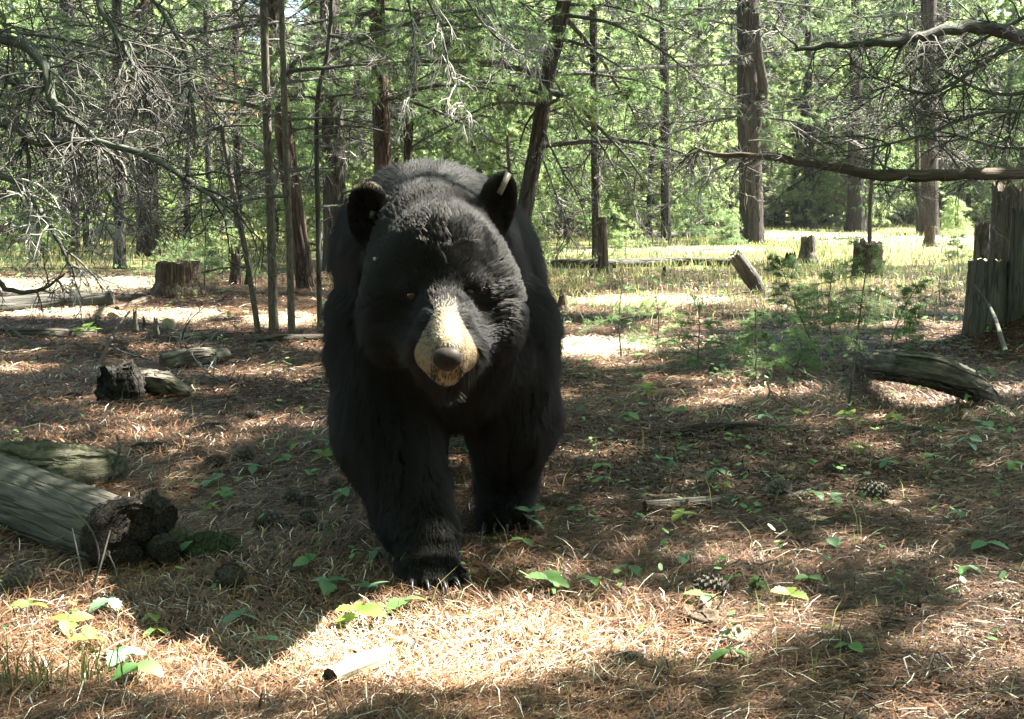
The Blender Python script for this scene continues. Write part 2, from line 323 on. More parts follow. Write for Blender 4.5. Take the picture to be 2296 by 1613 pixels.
# ------------------------------------------------------------------ the ground
def grid_sheet(xs, ys, fz):
    X, Y = np.meshgrid(xs, ys); V = np.stack([X, Y, fz(X, Y)], -1).reshape(-1, 3); nx, ny = len(xs), len(ys)
    i = (np.arange(ny-1)[:, None]*nx+np.arange(nx-1)).ravel()
    return V, np.stack([i, i+1, i+nx+1, i+nx], -1)
def warp(a, b, n, p): t = np.linspace(-1, 1, n); return np.sign(t)*np.abs(t)**p*(b-a)/2+(a+b)/2
ys = np.concatenate([np.linspace(-60, 1, 20)[:-1], np.geomspace(1, 16, 260)[:-1], np.geomspace(16, 400, 60)])
xs = np.concatenate([-np.geomspace(5, 250, 30)[::-1], np.linspace(-5, 5, 260)[1:-1], np.geomspace(5, 250, 30)])
V, F = grid_sheet(xs, ys, gz)
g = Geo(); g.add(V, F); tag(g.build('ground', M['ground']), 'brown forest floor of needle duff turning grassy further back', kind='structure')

def strips(P, ang, L, wd, lift, curl, a, g):
    """flat bent slivers lying on the ground"""
    n = len(P); d = np.stack([np.cos(ang), np.sin(ang), np.zeros(n)], -1); s = np.stack([-d[:, 1], d[:, 0], np.zeros(n)], -1)
    tilt = lift; A = P-d*L[:, None]/2; C = P+d*L[:, None]/2+np.array([0, 0, 1.])*tilt[:, None]; B = P+s*(curl*L)[:, None]+np.array([0, 0, 1.])*(tilt*.6+.004)[:, None]
    W = s*wd[:, None]; W2 = W*.6
    V = np.stack([A+W2, A-W2, B+W, B-W, C+W2, C-W2], 1)
    b = np.arange(n)[:, None]*6; F = np.concatenate([b+np.array([0, 1, 3, 2]), b+np.array([2, 3, 5, 4])])
    g.add(V.reshape(-1, 3), F, 0, np.repeat(a, 6))
def scatter(n, y0, y1, spread=.46):
    Y = np.exp(rng.uniform(math.log(y0), math.log(y1), n)); X = rng.uniform(-spread, spread, n)*Y
    return np.stack([X, Y, gz(X, Y)], -1)
g = Geo()
P = scatter(235000, 1.75, 15); n = len(P); Y = P[:, 1]
# needles lie in drifts: a slowly turning preferred direction
pref = 1.2*np.sin(1.7*P[:, 0]+.9*P[:, 1])+.9*np.sin(2.9*P[:, 1]-1.3*P[:, 0])
a = np.clip(rng.normal(.44, .2, n)+.12*np.sin(2.1*P[:, 0]+1.1*P[:, 1]), 0, 1); a[rng.random(n) < .03] = 1; a[rng.random(n) < .1] *= .2
sw_ = sun_paint_w(P); qx, qy = topx(P); fw_ = np.clip((1.2-np.sqrt(((qx-1080)/560)**2+((qy-1468)/85)**2))/.5, 0, 1); a = np.clip(a+.6*sw_+.24*fw_, 0, 1); P[:, 2] += rng.uniform(.001, .016, n)  # litter paled there and in the foreground, sunlight painted into its colour
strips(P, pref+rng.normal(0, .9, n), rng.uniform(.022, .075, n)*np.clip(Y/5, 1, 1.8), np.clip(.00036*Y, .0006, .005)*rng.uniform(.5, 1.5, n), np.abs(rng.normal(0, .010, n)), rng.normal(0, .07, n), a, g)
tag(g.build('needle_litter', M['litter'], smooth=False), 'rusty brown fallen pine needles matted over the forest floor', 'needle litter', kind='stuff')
# broken twig bits and bark flakes
g = Geo(); P = scatter(1900, 1.8, 12); n = len(P); ang = rng.uniform(0, 6.28, n); L = rng.uniform(.02, .10, n)*np.clip(P[:, 1]/4, .7, 1.6)
d = np.stack([np.cos(ang), np.sin(ang), rng.normal(0, .12, n)], -1); K = 4
T = np.linspace(0, 1, K)[None, :, None]; bend = rng.normal(0, .02, (n, 1, 3))*np.sin(np.linspace(0, PI, K))[None, :, None]
PP = P[:, None]+d[:, None]*L[:, None, None]*T+bend+np.array([0, 0, .008]); R = (rng.uniform(.0007, .0018, n)[:, None]*np.ones(K))
V, F = tubes(PP, R, 4); g.add(V, F, 0, np.repeat(rng.uniform(.2, .9, n), K*4))
tag(g.build('twig_litter', M['twig'], smooth=True), 'small broken grey twigs strewn among the fallen needles', 'twig litter', kind='stuff')
g = Geo(); P = scatter(5600, 1.8, 10); n = len(P); ang = rng.uniform(0, 6.28, n); P[:, 2] += .006
s = rng.uniform(.004, .014, n)*np.clip(Y[:n]/4, .8, 1.6); k = 5; th = ang[:, None]+np.arange(k)*2*PI/k
V = P[:, None]+np.stack([np.cos(th)*s[:, None]*1.5, np.sin(th)*s[:, None], rng.uniform(0, .012, (n, k))], -1)*rng.uniform(.6, 1.2, (n, k, 1))
g.add(V.reshape(-1, 3), np.arange(n*k).reshape(-1, k), 0, np.repeat(rng.uniform(0, 1, n), k))
tag(g.build('leaf_litter', M['leaf_dry'], smooth=False), 'scraps of dry leaf and bark flake between the fallen needles', 'leaf litter', kind='stuff')
# low green ground cover
g = Geo(); n = 4200; P = scatter(n, 2.2, 22, .42); px, py = topx(P)
dens = .16+.55*(px > 1250)*(py < 1200)*(py > 560)+.4*(px > 1900)*(py > 850)*(py < 1000)+.35*(px > 560)*(px < 1000)*(py > 980)*(py < 1130)+.9*(px < 420)*(py < 640)
P = P[rng.random(n) < dens*.5*(1-.8*sun_paint_w(P))]; n = len(P); k = 6; nl = 3
for q in range(nl):
    ang = rng.uniform(0, 6.28, n); s = rng.uniform(.005, .013, n)*np.clip(P[:, 1]/5, .8, 1.8); c = P+np.stack([np.cos(ang)*s*1.3, np.sin(ang)*s*1.3, rng.uniform(.02, .07, n)], -1)
    th = np.arange(k)*2*PI/k; lx = np.cos(th)*1.25; ly = np.sin(th)*.7
    dx = np.stack([np.cos(ang), np.sin(ang), rng.normal(0, .35, n)], -1); dy = np.stack([-np.sin(ang), np.cos(ang), rng.normal(0, .35, n)], -1)
    V = c[:, None]+s[:, None, None]*(dx[:, None]*lx[None, :, None]+dy[:, None]*ly[None, :, None])
    g.add(V.reshape(-1, 3), np.arange(n*k).reshape(-1, k), 0, np.repeat(rng.uniform(0, 1, n), k))
tag(g.build('ground_cover', M['leaf'], smooth=False), 'low small-leaved green plants dotted over the forest floor', 'ground cover', kind='stuff')
# grass
def blades(P, h, wd, a, g):
    n = len(P); ang = rng.uniform(0, 6.28, n); s = np.stack([np.cos(ang), np.sin(ang), 0*ang], -1)*wd[:, None]
    lean = rng.normal(0, .35, (n, 2))*h[:, None]; mid = P+np.concatenate([lean*.35, (h*.6)[:, None]], 1); tip = P+np.concatenate([lean*1.1, h[:, None]], 1)
    V = np.stack([P+s, P-s, mid+s*.8, mid-s*.8, tip], 1); b = np.arange(n)[:, None]*5
    g.add(V.reshape(-1, 3), [b+np.array([0, 1, 3, 2]), b+np.array([2, 3, 4])], 0, np.repeat(a, 5))
g = Geo(); P = scatter(95000, 8, 48, .44); px, py = topx(P); n = len(P)
cl = .5+.5*np.sin(1.9*P[:, 0]+.7*P[:, 1])*np.sin(1.3*P[:, 1]-.8*P[:, 0])
pr = np.where(px > 1180, np.clip((760-py)/160, 0, 1), np.where(px < 700, np.clip((628-py)/40, 0, 1)*.8, .1))*(.35+.65*cl)*(1-.45*sun_paint_w(P))
k = rng.random(n) < pr; P = P[k]; n = len(P)
blades(P, rng.uniform(.03, .13, n), np.clip(.0003*P[:, 1], .003, .012), np.clip(rng.normal(.55, .25, n), 0, 1), g)
tag(g.build('grass', M['grass'], smooth=False), 'thin yellow-green grass growing on the open floor behind the bear', 'grass', kind='stuff')
g = Geo(); P = scatter(500, 2., 8, .4); n = len(P); blades(P, rng.uniform(.04, .11, n), np.full(n, .0012), rng.uniform(.2, .8, n), g)
P = gp(130, 1560)[None]+np.stack([rng.normal(0, .05, 60), rng.normal(0, .02, 60), np.zeros(60)], -1); blades(P, rng.uniform(.05, .11, 60), np.full(60, .0015), rng.uniform(0, .4, 60), g)
tag(g.build('sparse_grass', M['grass'], smooth=False), 'a few stray green grass blades poking through the near needles', 'grass', kind='stuff')
# ------------------------------------------------------------------ the bear
PR = []; CUT = []
def ell(c, r, k=.04, f=None, u=None):
    Rm = np.eye(3)
    if f is not None:
        f = unit(f); u = np.asarray(u, float); u = unit(u-(u@f)*f); w_ = np.cross(f, u); Rm = np.stack([w_, f, u])
    PR.append(('e', np.array(c, float), np.array(r, float), Rm, k)); return PR[-1]
def cap(a, b, ra, rb, k=.04): PR.append(('c', np.array(a, float), np.array(b, float), (ra, rb), None, k))
def d_of(q, P):
    if q[0] == 'e':
        L = (P-q[1])@q[3].T.astype(P.dtype); r = q[2].astype(P.dtype); k0 = np.linalg.norm(L/r, axis=-1); k1 = np.linalg.norm(L/(r*r), axis=-1)+1e-9
        return k0*(k0-1)/k1
    a, b, (ra, rb) = q[1].astype(P.dtype), q[2].astype(P.dtype), q[3]; ab = b-a; t = np.clip(((P-a)@ab)/(ab@ab), 0, 1)
    return np.linalg.norm(P-a-t[..., None]*ab, axis=-1)-(ra+(rb-ra)*t)
def smin(a, b, k): h = np.clip(.5+.5*(b-a)/k, 0, 1); return b*(1-h)+a*h-k*h*(1-h)
def sdf(P):
    d = np.full(P.shape[:-1], 1., P.dtype)
    for q in PR: d = smin(d, d_of(q, P), q[-1])
    for q in CUT: d = -smin(-d, d_of(q, P), q[-1])
    return d
FP = gp(955, 1325); FP[1] += .05           # viewer's left (nearer) front paw
FQ = gp(1132, 1200); FQ[1] += .06          # the other front paw
# trunk of the body
ell((-.175, 3.42, .595), (.24, .42, .258), .06)
ell((-.19, 3.95, .57), (.245, .42, .265), .06)
ell((-.20, 4.38, .56), (.24, .30, .27), .06)
ell((-.165, 3.12, .655), (.175, .24, .20), .06)      # withers
ell((-.155, 3.02, .50), (.20, .20, .21), .06)        # chest
# neck
cap(at(975, 560, 2.80), at(950, 560, 3.10), .135, .19, .05)
# front legs
cap(at(870, 720, 3.02), at(872, 950, 2.95), .125, .112, .05)
cap(at(872, 950, 2.95), at(930, 1170, 2.86), .108, .078, .04)
cap(at(930, 1160, 2.86), FP+[0, .06, .07], .076, .066, .03)
cap(at(1130, 740, 3.05), at(1146, 930, 3.10), .115, .100, .05)
cap(at(1146, 930, 3.10), FQ+[.002, .07, .12], .098, .062, .04)
cap(FQ+[.002, .07, .12], FQ+[0, .05, .05], .062, .058, .03)
def paw(c, yaw, s=1.):
    cy, sy = math.cos(yaw), math.sin(yaw); fw = np.array([sy, -cy, 0]); rt = np.array([cy, sy, 0])
    ell(c+np.array([0, 0, .036]), (.066*s, .085*s, .036), .03, fw, (0, 0, 1)); toes = []
    for i, o in enumerate((-.05, -.026, 0, .026, .05)):
        tp = c+rt*o*s+fw*(.082-abs(o)*.55)*s+np.array([0, 0, .025]); ell(tp, (.0155, .026, .020), .008, fw+rt*o*4, (0, 0, 1)); toes.append((tp, unit(fw+rt*o*5)))
    return toes
T1 = paw(FP, .35); T2 = paw(FQ, .05, .92)
# hind legs
for sx in (-1, 1):
    hx = -.20+sx*.13
    cap((hx, 4.35, .52), (hx+sx*.03, 4.22, .30), .14, .095, .05); cap((hx+sx*.03, 4.22, .30), (hx+sx*.01, 4.42, .14), .085, .06, .04)
    cap((hx+sx*.01, 4.42, .14), (hx, 4.34, .045), .058, .05, .03); ell((hx, 4.27, .04), (.06, .11, .04), .03)
cap((-.2, 4.66, .62), (-.2, 4.72, .54), .03, .02, .02)
# head
HC = at(990, 610, 2.70)
ell(at(990, 575, 2.72), (.112, .14, .100), .03)                  # skull
cap(at(992, 560, 2.66), at(996, 690, 2.575), .075, .052, .06)     # forehead sloping straight into the bridge
ell(at(915, 655, 2.72), (.072, .10, .088), .06); ell(at(1075, 650, 2.72), (.070, .10, .088), .06)     # temples
ell(at(885, 715, 2.76), (.060, .085, .085), .07); ell(at(1100, 710, 2.76), (.058, .085, .085), .07)    # cheeks, set back
cap(at(922, 742, 2.70), at(976, 790, 2.53), .054, .034, .05); cap(at(1064, 738, 2.70), at(1028, 790, 2.53), .050, .034, .05)    # jaws narrowing forward
ell(at(990, 790, 2.86), (.09, .09, .06), .05)                      # throat
cap(at(996, 680, 2.57), at(1003, 782, 2.385), .038, .029, .025)    # bridge
cap(at(994, 760, 2.52), at(1002, 806, 2.40), .048, .037, .02)
ell(at(962, 790, 2.455), (.024, .045, .032), .02); ell(at(1042, 790, 2.455), (.024, .045, .032), .02)   # flews
cap(at(998, 815, 2.50), at(1002, 836, 2.40), .038, .022, .015)     # chin
ell(at(930, 640, 2.60), (.028, .03, .014), .025); ell(at(1050, 632, 2.60), (.028, .03, .014), .025)    # brows
NOSE = at(1003, 797, 2.372)
# ears
E1 = at(830, 484, 2.80); E2 = at(1112, 466, 2.80)
f1 = np.array([-.35, -1, -.1]); f2 = np.array([.62, -.8, -.05])
ell(E1, (.050, .020, .069), .022, f1, (-.12, 0, 1)); ell(E2, (.045, .022, .076), .022, f2, (.38, .1, 1))
CUT.append(ell(E1+unit(f1)*.026+np.array([0, 0, .0]), (.040, .026, .056), .012, f1, (-.12, 0, 1))); PR.pop()
CUT.append(ell(E2+unit(f2)*.027, (.037, .026, .060), .012, f2, (.38, .1, 1))); PR.pop()
CUT.append(ell(at(926, 664, 2.545), (.013, .03, .009), .012)); PR.pop()
CUT.append(ell(at(1050, 656, 2.545), (.013, .03, .009), .012)); PR.pop()
# voxelise, box by box round each piece
hs = .006; lo = np.array([-.62, 2.15, -.03]); hi = np.array([.32, 4.82, 1.02]); dim = np.ceil((hi-lo)/hs).astype(int)
D = np.full(dim, .2, np.float32)
ax = [lo[i]+np.arange(dim[i])*hs for i in range(3)]
def boxed(q, sub=False):
    if q[0] == 'e': m_ = q[2].max()+.07; a, b = q[1]-m_, q[1]+m_
    else: m_ = max(q[3])+.07; a, b = np.minimum(q[1], q[2])-m_, np.maximum(q[1], q[2])+m_
    s = tuple(slice(max(0, int((a[i]-lo[i])/hs)), min(dim[i], int((b[i]-lo[i])/hs)+2)) for i in range(3))
    G = np.stack(np.meshgrid(*(ax[i][s[i]].astype(np.float32) for i in range(3)), indexing='ij'), -1); d = d_of(q, G).astype(np.float32)
    D[s] = -smin(-D[s], d, q[-1]) if sub else smin(D[s], d, q[-1])
for q in PR: boxed(q)
for q in CUT: boxed(q, True)
vg = openvdb.FloatGrid(.2); vg.copyFromArray(D); pts, tris_, quads = vg.convertToPolygons(isovalue=0., adaptivity=0.)
BV = pts*hs+lo; BQ = quads[:, ::-1]
BV[:, 2] = np.maximum(BV[:, 2], gz(BV[:, 0], BV[:, 1])+.001)
bear = thing('bear', 'large black bear with tan muzzle walking straight towards us over the needles', 'bear', (FP[0], FP[1]+.6, 0))
gg = Geo(); gg.add(BV, BQ)
_q = BV-at(998, 700, 2.52); _t = np.clip(((BV-at(992, 655, 2.585))@(at(1003, 800, 2.39)-at(992, 655, 2.585)))/.05, 0, 3)
gg.A = [np.where((np.linalg.norm(BV-at(1003, 780, 2.44), axis=1) < .085) & (BV[:, 1] < 2.53), .9, 0.)]
body = gg.build('body', M['skin'], bear)
me = body.data; nv = len(me.vertices); no = np.empty(nv*3, np.float32); me.vertices.foreach_get('normal', no); BN = no.reshape(-1, 3).astype(float)
def hit(px, py, y0=2.2, y1=3.4):
    Y = np.linspace(y0, y1, 1600); P = np.stack([at(px, py, y) for y in Y]); d = sdf(P); i = np.argmax(d < 0); return P[i] if d[i] < 0 else None
def surf_n(p, e=.004):
    return unit(np.array([sdf((p+np.eye(3)[i]*e)[None])[0]-sdf((p-np.eye(3)[i]*e)[None])[0] for i in range(3)]))
if (BN[np.argmin(BV[:, 1])] @ np.array([0, -1, 0])) < 0:
    me.flip_normals(); BN = -BN
def blob(c, r, f=(0, -1, 0), u=(0, 0, 1), n=(18, 12), fn=None, m_=0, g=None, a=.5):
    th = np.linspace(0, 2*PI, n[0], endpoint=False); ph = np.linspace(0, PI, n[1]); TH, PH = np.meshgrid(th, ph)
    L = np.stack([np.cos(TH)*np.sin(PH), np.sin(TH)*np.sin(PH), np.cos(PH)], -1)
    if fn: L = fn(L)
    f = unit(f); u = np.asarray(u, float); u = unit(u-(u@f)*f); w_ = np.cross(f, u); V = np.asarray(c)+(L*np.asarray(r))@np.stack([w_, f, u])
    i, j = np.meshgrid(np.arange(n[1]-1), np.arange(n[0]), indexing='ij'); j2 = (j+1) % n[0]
    F = np.stack([i*n[0]+j, (i+1)*n[0]+j, (i+1)*n[0]+j2, i*n[0]+j2], -1).reshape(-1, 4)
    g = g or Geo(); g.add(V.reshape(-1, 3), F, m_, a); return g
# nose: broad pad with two nostrils and a groove down the lip
nh = hit(1003, 806); nn_ = unit(np.array([.02, -1, .05]))
def nosef(L):
    L = L.copy(); L[..., 0] *= 1-.28*np.clip(-L[..., 2], 0, 1); L[..., 2] += .12*np.abs(L[..., 0])*np.sign(L[..., 2]); return L
g = blob(nh+nn_*.001, (.0262, .019, .0215), nn_, (0, .1, 1), (28, 20), nosef)
nose = g.build('nose', M['nose'], bear)
for s in (-1, 1):
    g = blob(nh+nn_*.0165+np.array([s*.013, 0, .0005]), (.0072, .004, .0056), unit(nn_+np.array([s*.4, 0, 0])), (s*.5, 0, 1), (14, 8)); g.build('nostril', M['nostril'], nose)
EY = []
for px, py in ((926, 663), (1050, 655)):
    p_ = hit(px, py); c = p_+np.array([0, .004, 0]); EY.append(c)
    e = blob(c+np.array([0, .003, 0]), (.0125, .0115, .0112), (0, -1, 0), (0, 0, 1), (20, 14)).build('eye', M['eye'], bear)
    blob(c+np.array([0, -.0062, 0]), (.0062, .0035, .0062), (0, -1, 0), (0, 0, 1), (12, 8)).build('pupil', M['nostril'], e)
    g = Geo(); th = np.linspace(0, 2*PI, 22); ringp = c+np.stack([np.cos(th)*.0130, np.full(22, -.0035), np.sin(th)*.0100], -1)
    Vt, Ft = tubes(ringp[None], np.full((1, 22), .0032), 6); g.add(Vt, Ft); g.build('eyelid', M['skin'], e)
for toes in (T1, T2):
    for tp, fw in toes:
        p0 = tp+fw*.018+np.array([0, 0, .006]); gnd = float(gz(p0[0], p0[1]))
        pts_ = [p0, p0+fw*.016+[0, 0, .004], p0+fw*.032+[0, 0, -.004], p0+fw*.043+[0, 0, -.017]]
        Pc = spline(pts_, 9)[None]; Pc[..., 2] = np.maximum(Pc[..., 2], gnd+.003)
        V_, F_ = tubes(Pc, np.linspace(.0052, .0008, 9)[None], 8); Geo().add(V_, F_).build('claw', M['claw'], bear)
# ear tags: a pale strip on the viewer's right ear, a small yellow one inside the other, a white clip at the ear's root
def box(c, r, f, u, g=None, bev=.0):
    f = unit(f); u = unit(np.asarray(u, float)-(np.asarray(u, float)@f)*f); w_ = np.cross(f, u)
    C = np.array([[x, y, z] for x in (-1, 1) for y in (-1, 1) for z in (-1, 1)], float)*r; V = np.asarray(c)+C@np.stack([w_, f, u])
    F = np.array([[0, 1, 3, 2], [4, 6, 7, 5], [0, 4, 5, 1], [2, 3, 7, 6], [0, 2, 6, 4], [1, 5, 7, 3]]); g = g or Geo(); g.add(V, F); return g
p_ = hit(1128, 412) ; p_ = at(1129, 409, 2.765) if p_ is None else p_
t_ = box(p_+np.array([.002, -.004, .0]), (.0062, .0016, .024), (.25, -1, .1), (.52, 0, 1)).build('ear_tag', M['tagp'], bear); t_['label'] = 'pale strip tag on the pointed ear'
p_ = hit(836, 482)
box(p_+np.array([0, -.004, 0]), (.006, .002, .008), f1, (.3, 0, 1)).build('ear_tag', M['tagy'], bear)['label'] = 'small yellow tag inside the round ear'
p_ = hit(846, 580)
g = box(p_+np.array([-.004, -.012, 0]), (.0028, .002, .0030), (0, -1, 0), (0, 0, 1)); box(p_+np.array([.0042, -.012, 0]), (.0020, .002, .0030), (0, -1, 0), (0, 0, 1), g)
g.build('ear_tag', M['tagw'], bear)['label'] = 'tiny white clip tag below the round ear'

# fur
tri = np.concatenate([BQ[:, [0, 1, 2]], BQ[:, [0, 2, 3]]]); A = BV[tri[:, 0]]; B_ = BV[tri[:, 1]]; C_ = BV[tri[:, 2]]
area = .5*np.linalg.norm(np.cross(B_-A, C_-A), axis=1); cen = (A+B_+C_)/3; tn = BN[tri].mean(1)
view = unit(np.array([0, 0, CAMH])-cen); vis = (tn*view).sum(1)
wgt = area*(.22+.78*(vis > -.35))*np.where(cen[:, 1] > 3.7, .35, 1.)
headd = np.linalg.norm((cen-HC)*[1, .8, .9], axis=1); wgt *= np.where(headd < .30, 2.6, 1.)
NH = 400000
ti = rng.choice(len(tri), NH, p=wgt/wgt.sum()); u_, v_ = rng.random(NH), rng.random(NH); fl = u_+v_ > 1; u_[fl] = 1-u_[fl]; v_[fl] = 1-v_[fl]
P = A[ti]+(B_-A)[ti]*u_[:, None]+(C_-A)[ti]*v_[:, None]; n_ = unit(BN[tri[ti, 0]]*(1-u_-v_)[:, None]+BN[tri[ti, 1]]*u_[:, None]+BN[tri[ti, 2]]*v_[:, None])
px, py = topx(P)
# how far each root is along the muzzle
mz0, mz1 = at(992, 655, 2.585), at(1003, 800, 2.39); ma = mz1-mz0; tm = ((P-mz0)@ma)/(ma@ma); dm = np.linalg.norm(P-mz0-np.clip(tm, 0, 1.3)[:, None]*ma, axis=1)
front = (P[:, 1] < 2.62)
hd = np.linalg.norm((P-HC)*[1, .9, 1], axis=1)
ishead = np.clip(1-(hd-.17)/.08, 0, 1)*(P[:, 1] < 2.9)
ismz = front & (tm > .02) & (dm < .085) & (np.abs(px-1000) < 24+np.clip(py-700, 0, 200)*.54)
ear = np.minimum(np.linalg.norm(P-E1, axis=1), np.linalg.norm(P-E2, axis=1)) < .088
ear &= (np.abs(((P-np.where(px[:, None] < 980, E1, E2))*unit(np.where(px[:, None] < 980, f1, f2))).sum(1)) < .035) & (py < 565)
flow_head = P-np.array(NOSE)-np.array([0, .02, 0]); flow_head = unit(flow_head)
leg = np.clip((.52-P[:, 2])/.1, 0, 1)*(1-ishead)
flow_body = unit(np.stack([np.zeros(NH), np.full(NH, .75), -.25-1.1*np.clip(1-n_[:, 2], 0, 1)], -1))
flow_leg = np.stack([np.zeros(NH), np.full(NH, .12), -np.ones(NH)], -1)
fl_ = flow_body*(1-leg[:, None])+flow_leg*leg[:, None]; fl_ = unit(fl_*(1-ishead[:, None])+flow_head*ishead[:, None])
cheek = ishead*np.clip((np.abs(px-1000)-95)/60, 0, 1)*np.clip((py-640)/80, 0, 1)
fl_ = unit(fl_+cheek[:, None]*np.array([0, .1, -.7]))
pawm = P[:, 2] < .11; fl_[pawm] = unit(np.array([.1, -1, -.5]))
fl_[ear] = unit(np.stack([np.sign(px[ear]-980)*-.1, np.zeros(ear.sum()), np.ones(ear.sum())], -1))
# clumps, so that the coat breaks into locks
cl = np.stack([np.sin(P[:, 0]*70+P[:, 2]*31+3*np.sin(P[:, 2]*17)), np.sin(P[:, 1]*50+P[:, 2]*37), np.sin(P[:, 2]*43-P[:, 0]*61)], -1)*.16
fl_ = fl_+cl
tan_ = unit(fl_-(fl_*n_).sum(1, keepdims=True)*n_)
L = .052*(1-ishead)*(1+.2*np.sin(P[:, 1]*23+P[:, 2]*31)*np.sin(P[:, 0]*37+P[:, 2]*19))+.019*ishead; L = L+cheek*.016; L = np.where(P[:, 2] < .45, L*.80, L); L = np.where(P[:, 2] < .2, L*.7, L); L = np.where(pawm, .012, L)
L = np.where(P[:, 1] > 2.95, np.maximum(L, .040)*np.where(P[:, 2] > .5, 1.1, 1), L)
L = np.where(ear, .010, L); L = np.where(ismz, .0055+.004*np.clip(1-tm, 0, 1), L); L = np.where((hd < .3) & (P[:, 1] < 2.62) & (py < 700) & (np.abs(px-995) < 90), np.minimum(L, .013), L)
L = np.where(np.minimum(np.linalg.norm(P-EY[0], axis=1), np.linalg.norm(P-EY[1], axis=1)) < .036, .006, L); L *= rng.uniform(.6, 1.2, NH)
lift = np.where(ismz, .25, np.where(ear, .5, .42))*rng.uniform(.5, 1.4, NH)
keep = np.linalg.norm(P-(nh+nn_*0), axis=1) > .0250
for c in EY: keep &= np.linalg.norm(P-c, axis=1) > np.where(P[:, 2] > c[2], .021, .0175)
K = 5; s_ = np.linspace(0, 1, K)
d0 = unit(tan_+n_*lift[:, None]+rng.normal(0, .16, (NH, 3)))
droop = tan_*.25+np.where(ishead[:, None] > .5, 0, 1)*np.array([0, 0, -.22])
curve = np.stack([P+(d0*x+droop*x*x*.8)*L[:, None] for x in s_], 1)
# hairs gather into pointed locks of uneven size
for cs, st_ in ((.015, .5), (.04, .26)):
    jit = P+.006*np.stack([np.sin(P[:, 1]*90+P[:, 2]*60), np.sin(P[:, 2]*80+P[:, 0]*70), np.sin(P[:, 0]*85)], -1)
    key = np.floor(jit/cs).astype(np.int64); key = key[:, 0]*4000000+key[:, 1]*2000+key[:, 2]; _, inv, cnt_ = np.unique(key, return_inverse=True, return_counts=True)
    tipc = np.stack([np.bincount(inv, curve[:, -1, i]-P[:, i]*.0) for i in range(3)], -1)/cnt_[:, None]
    amt = np.where(ismz | ear | pawm | (np.minimum(np.linalg.norm(P-EY[0], axis=1), np.linalg.norm(P-EY[1], axis=1)) < .045), .08, st_)*rng.uniform(.5, 1.2, NH)*(.6+.8*rng.random(len(cnt_))[inv])
    off = (tipc[inv]-curve[:, -1])*amt[:, None]; ln_ = np.linalg.norm(off, axis=1, keepdims=True); off *= np.minimum(1, .014/np.maximum(ln_, 1e-6))
    curve += off[:, None]*(s_[None, :, None]**1.6)
curve[..., 2] = np.maximum(curve[..., 2], .004)
def make_fur(name, sel, m_, r0):
    c = curve[sel]-np.array(bear.location); n = len(c); hc = bpy.data.hair_curves.new(name); hc.add_curves([K]*n)
    hc.attributes['position'].data.foreach_set('vector', c.astype(np.float32).ravel())
    ra = hc.attributes.new('radius', 'FLOAT', 'POINT'); ra.data.foreach_set('value', (np.tile(np.array([1, .9, .75, .5, .08]), n)*r0).astype(np.float32))
    hc.materials.append(m_); o = bpy.data.objects.new(name, hc); sc.collection.objects.link(o); o.parent = bear; return o
# tan muzzle: pale sides and lips, greyer bridge, black towards the eyes
lowc = np.clip((py-815)/14, 0, 1)*np.clip((46-np.abs(px-1003))/12, 0, 1)*np.clip((852-py)/8, 0, 1)
pt = np.clip((py-662)/50, 0, 1)*np.clip(1.3-(py-850)/20, 0, 1)*(1-.85*lowc); side = np.clip((np.abs(px-1003)-26)/16, 0, 1)*np.clip((py-735)/40, 0, 1)
rim = ear & (P[:, 2] > (np.where(px < 980, E1[2], E2[2])+.052)) & (px < 980)  # tan hairs along one ear's top rim, sunlight put into the coat
tanm = (ismz & (rng.random(NH) < pt*(.06+.86*side))) | (rim & (rng.random(NH) < .45))
midm = ismz & ~tanm & (rng.random(NH) < pt*(.72-.3*side+.25*np.clip((px-985)/20, 0, 1)))  # more pale hairs on the sunny side, sunlight painted into the fur
midm |= (np.minimum(np.linalg.norm(P-EY[0]-[.004, 0, .014], axis=1), np.linalg.norm(P-EY[1]-[-.02, 0, .014], axis=1)) < .014) & (rng.random(NH) < .4)
make_fur('fur', keep & ~tanm & ~midm, M['fur'], .00055)
make_fur('muzzle_fur', keep & tanm, M['fur_tan'], .00040)['label'] = 'short tan fur on the muzzle'
make_fur('face_fur', keep & midm, M['fur_mid'], .00040)['label'] = 'grey brown fur on the bridge of the nose'
# sunlight that reaches the bear: forehead, bridge of the nose, nape, back, the pale ear rim and the cheek on the sunny side
for px_, py_, r_ in ((1008, 745, .055), (1012, 700, .05), (1020, 790, .035), (1000, 540, .06), (930, 520, .05), (1080, 600, .045), (1100, 660, .045), (1020, 590, .05), (1120, 640, .03),
                     (860, 430, .05), (800, 420, .04), (1130, 395, .03), (1060, 800, .03), (1040, 650, .03)):
    h_ = hit(px_, py_)
    BEAMS.append((h_ if h_ is not None else at(px_, py_, 2.8), r_))
BEAMS += [(at(950, 400, 3.2), .12), (at(900, 470, 3.1), .10), (at(1000, 450, 3.0), .07)]
BEAMS += [(at(a, b, c), d) for a, b, c, d in ((50, 480, 4.1, .13), (110, 560, 4.0, .11), (180, 330, 5., .12), (280, 250, 6., .14), (300, 420, 6.5, .14), (990, 150, 6.7, .12), (1180, 110, 6.4, .10), (1060, 260, 6.6, .10), (1450, 330, 7.6, .10), (1250, 80, 8.8, .15),
                                             (2180, 390, 6.9, .10), (2100, 70, 6.4, .08), (1960, 90, 6.3, .08), (2265, 600, 7.2, .06), (735, 560, 8.2, .08), (735, 120, 8.4, .10), (560, 640, 8.6, .06), (2140, 845, 5.8, .10), (1400, 450, 8.8, .12), (1900, 650, 5.6, .10), (1700, 740, 5.9, .08), (1480, 700, 6.6, .12), (1800, 600, 6.4, .08))]
